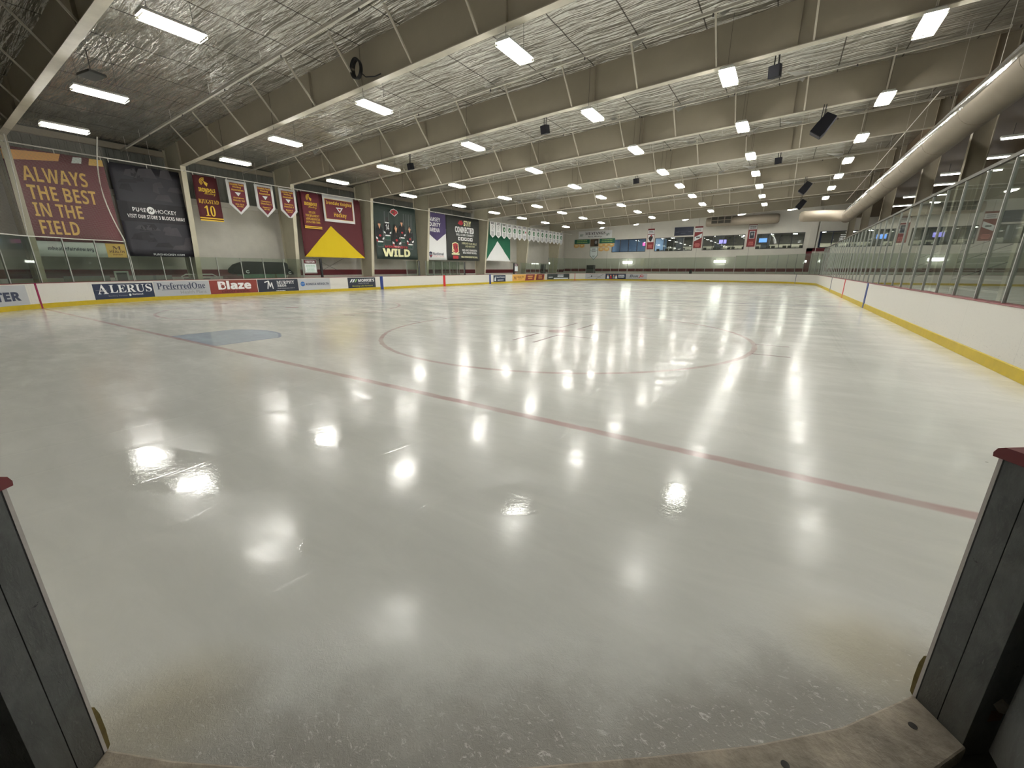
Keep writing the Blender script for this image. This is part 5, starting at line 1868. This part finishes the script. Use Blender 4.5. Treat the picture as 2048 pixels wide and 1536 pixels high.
# ------------------------------------------------------------------ the open gate in the foreground
g_dir = (JR - JL).normalized()
g_out = Vector((g_dir.y, -g_dir.x))            # away from the ice
def jamb_material():
    m, N, b = newmat('weathered_grey')
    tc = N.new('ShaderNodeTexCoord')
    P = tc.outputs['Object']
    big = N.noise(N.scale(P, (9, 9, 5)), 1.0, 6, 0.7, 0.6)
    base = N.mix(N.ramp(big, 0.3, 0.7), (0.085, 0.092, 0.092), (0.155, 0.162, 0.16))
    fine = N.noise(N.scale(P, (60, 60, 22)), 1.0, 5, 0.7, 1.5)
    base = N.mix(N.m('MULTIPLY', N.ramp(fine, 0.60, 0.72), 0.45), base, (0.30, 0.30, 0.285))
    gouge = N.noise(N.scale(P, (16, 16, 30)), 1.0, 4, 0.6, 2.0)
    g = N.ramp(gouge, 0.69, 0.73)
    base = N.mix(N.m('MULTIPLY', g, 0.9), base, (0.012, 0.012, 0.012))
    s_ = N.new('ShaderNodeSeparateXYZ')
    N.put(s_.inputs[0], P)
    low = N.ramp(N.m('ADD', s_.outputs[2], N.m('MULTIPLY', big, 0.3)), 0.15, 0.5, 1, 0)
    base = N.mix(N.m('MULTIPLY', low, 0.45), base, (0.085, 0.075, 0.055))
    N.put(b.inputs['Base Color'], base)
    b.inputs['Roughness'].default_value = 0.6
    h = N.m('SUBTRACT', N.m('MULTIPLY', fine, 0.4), N.m('MULTIPLY', g, 0.8))
    N.put(b.inputs['Normal'], N.bump(h, 0.5, 0.004))
    return m
JAMB = jamb_material()
PWH = mat('white_poly', (0.66, 0.62, 0.60), 0.5, noise=0.1, nscale=20)
CAPR = mat('bright_maroon_cap', (0.17, 0.016, 0.022), 0.4)
YSC = mat('scuffed_yellow', (0.19, 0.14, 0.035), 0.6, noise=0.4, nscale=18)
def jamb(lb, J, away, extra=None):
    """J: ice-side corner on the opening, away: unit vector along the boards away from the opening"""
    t = thing('gate_jamb', lb, 'gate post', (J.x, J.y, 0), 'gate posts')
    th = 0.172
    def blk(a0, a1, o0, o1, z0, z1):
        c = J + away * ((a0 + a1) / 2) + g_out * ((o0 + o1) / 2)
        return MB().obox((c.x, c.y, (z0 + z1) / 2), (away.x, away.y, 0), (g_out.x, g_out.y, 0), (0, 0, 1), abs(a1 - a0), abs(o1 - o0), z1 - z0)
    put('white_facing', blk(0.0, 0.42, 0.0, 0.011, 0.0, 1.022), PWH, t, label='thin white plastic facing on the ice side')
    put('seam', blk(0.001, 0.42, 0.011, 0.0155, 0.0, 1.02), BLACK, t)
    put('inner_post', blk(0.0, 0.42, 0.0155, 0.088, -0.05, 1.02), JAMB, t, bevel=0.0008)
    put('groove', blk(0.003, 0.42, 0.088, 0.0905, -0.05, 1.02), BLACK, t)
    put('outer_post', blk(0.0, 0.42, 0.0905, th, -0.05, 1.02), JAMB, t, bevel=0.0008)
    # rounded maroon cap
    prof = [(-0.012, 1.022), (-0.014, 1.035), (-0.006, 1.052), (0.012, 1.062), (th - 0.005, 1.062), (th + 0.004, 1.05), (th + 0.004, 1.022)]
    vs_ = []
    for a_ in (-0.006, 0.44):
        for (o_, z) in prof:
            q = J + away * a_ + g_out * o_
            vs_.append((q.x, q.y, z))
    n = len(prof)
    fs = [tuple(range(n)), tuple(range(n, 2 * n))] + [(i, (i + 1) % n, (i + 1) % n + n, i + n) for i in range(n)]
    put('cap', MB().add(vs_, fs), CAPR, t, label='rounded maroon cap')
    # torn piece of kickplate
    prof = [(0.0, 0.0), (-0.012, 0.01), (-0.016, 0.08), (-0.015, 0.15), (-0.008, 0.19), (0.0, 0.20)]
    vs_ = []
    for a_ in (0.0, 0.25):
        for (o_, z) in prof:
            q = J + away * a_ + g_out * o_
            vs_.append((q.x, q.y, z))
    n = len(prof)
    fs = [tuple(range(n)), tuple(range(n, 2 * n))] + [(i, (i + 1) % n, (i + 1) % n + n, i + n) for i in range(n)]
    put('kickplate_end', MB().add(vs_, fs), YSC, t, label='scuffed yellow kickplate end')
    return t
jamb('weathered grey gate post with maroon cap at the left edge of the opening', JL, -g_dir)
jr = jamb('weathered grey gate post with maroon cap at the right edge of the opening', JR, g_dir)
# threshold plank
inner = [(JR.x, JR.y), (11.76, 1.20), (11.50, 0.965), (11.2, 0.73), (10.87, 0.48), (10.5, 0.22), (10.1, -0.02), (9.85, -0.16), (JL.x, JL.y)]
outer = []
for k, p in enumerate(inner):
    wd = 0.185 + 0.06 * math.sin(math.pi * k / (len(inner) - 1))
    outer.append((p[0] + g_out.x * wd, p[1] + g_out.y * wd))
mb = MB()
n = len(inner)
zs = [(-0.05), (0.006)]
for ring_ in (inner, outer):
    for p in ring_:
        mb.v.append((p[0], p[1], 0.008))
for ring_ in (inner, outer):
    for p in ring_:
        mb.v.append((p[0], p[1], -0.06))
for i in range(n - 1):
    mb.f.append((i, i + 1, n + i + 1, n + i))
    mb.f.append((2 * n + i, 3 * n + i, 3 * n + i + 1, 2 * n + i + 1))
    mb.f.append((i, 2 * n + i, 2 * n + i + 1, i + 1))
    mb.f.append((n + i, n + i + 1, 3 * n + i + 1, 3 * n + i))
mb.f.append((0, n, 3 * n, 2 * n))
mb.f.append((n - 1, 2 * n - 1 + 0, 4 * n - 1, 3 * n - 1))
PLANK = mat('worn_plank', (0.42, 0.36, 0.28), 0.65, noise=0.45, nscale=7, bump=0.3, bscale=40)
t = thing('threshold_plank', 'worn tan threshold plank across the open gate at the bottom edge', 'threshold', (10.9, 0.4, -0.05))
put('plank', mb, PLANK, t, bevel=0.008)
for (x, y) in ((11.98, 1.345), (11.59, 0.95), (10.6, 0.12)):
    put('bolt_hole', MB().tube([(x, y, 0.0070), (x, y, 0.0095)], 0.013, 16), mat('hole_dark', (0.03, 0.027, 0.022), 0.7), t)
# swung open gate leaf on the right, with roller
t = thing('gate_leaf', 'grey swung open gate panel at the lower right edge', 'gate', (12.16, 1.32, 0), None)
a0 = Vector((12.165, 1.355))
leaf_dir = Vector((0.10, -1.0)).normalized()
leaf_n = Vector((1.0, 0.10)).normalized()
c = a0 + leaf_dir * 0.6 + leaf_n * 0.05
put('panel', MB().obox((c.x, c.y, 0.53), (leaf_dir.x, leaf_dir.y, 0), (leaf_n.x, leaf_n.y, 0), (0, 0, 1), 1.2, 0.10, 1.0), JAMB, t, bevel=0.004)
q = Vector((12.175, 1.425))
put('roller', MB().tube([(q.x - 0.02, q.y - 0.015, 0.20), (q.x + 0.012, q.y + 0.0, 0.165)], 0.022, 12), mat('roller_grey', (0.40, 0.38, 0.33), 0.6), t)
put('roller_bracket', MB().obox((q.x - 0.01, q.y + 0.0, 0.135), (0.8, 0.6, 0), (-0.6, 0.8, 0), (0, 0, 1), 0.05, 0.04, 0.05), mat('rust', (0.16, 0.07, 0.03), 0.8), t)
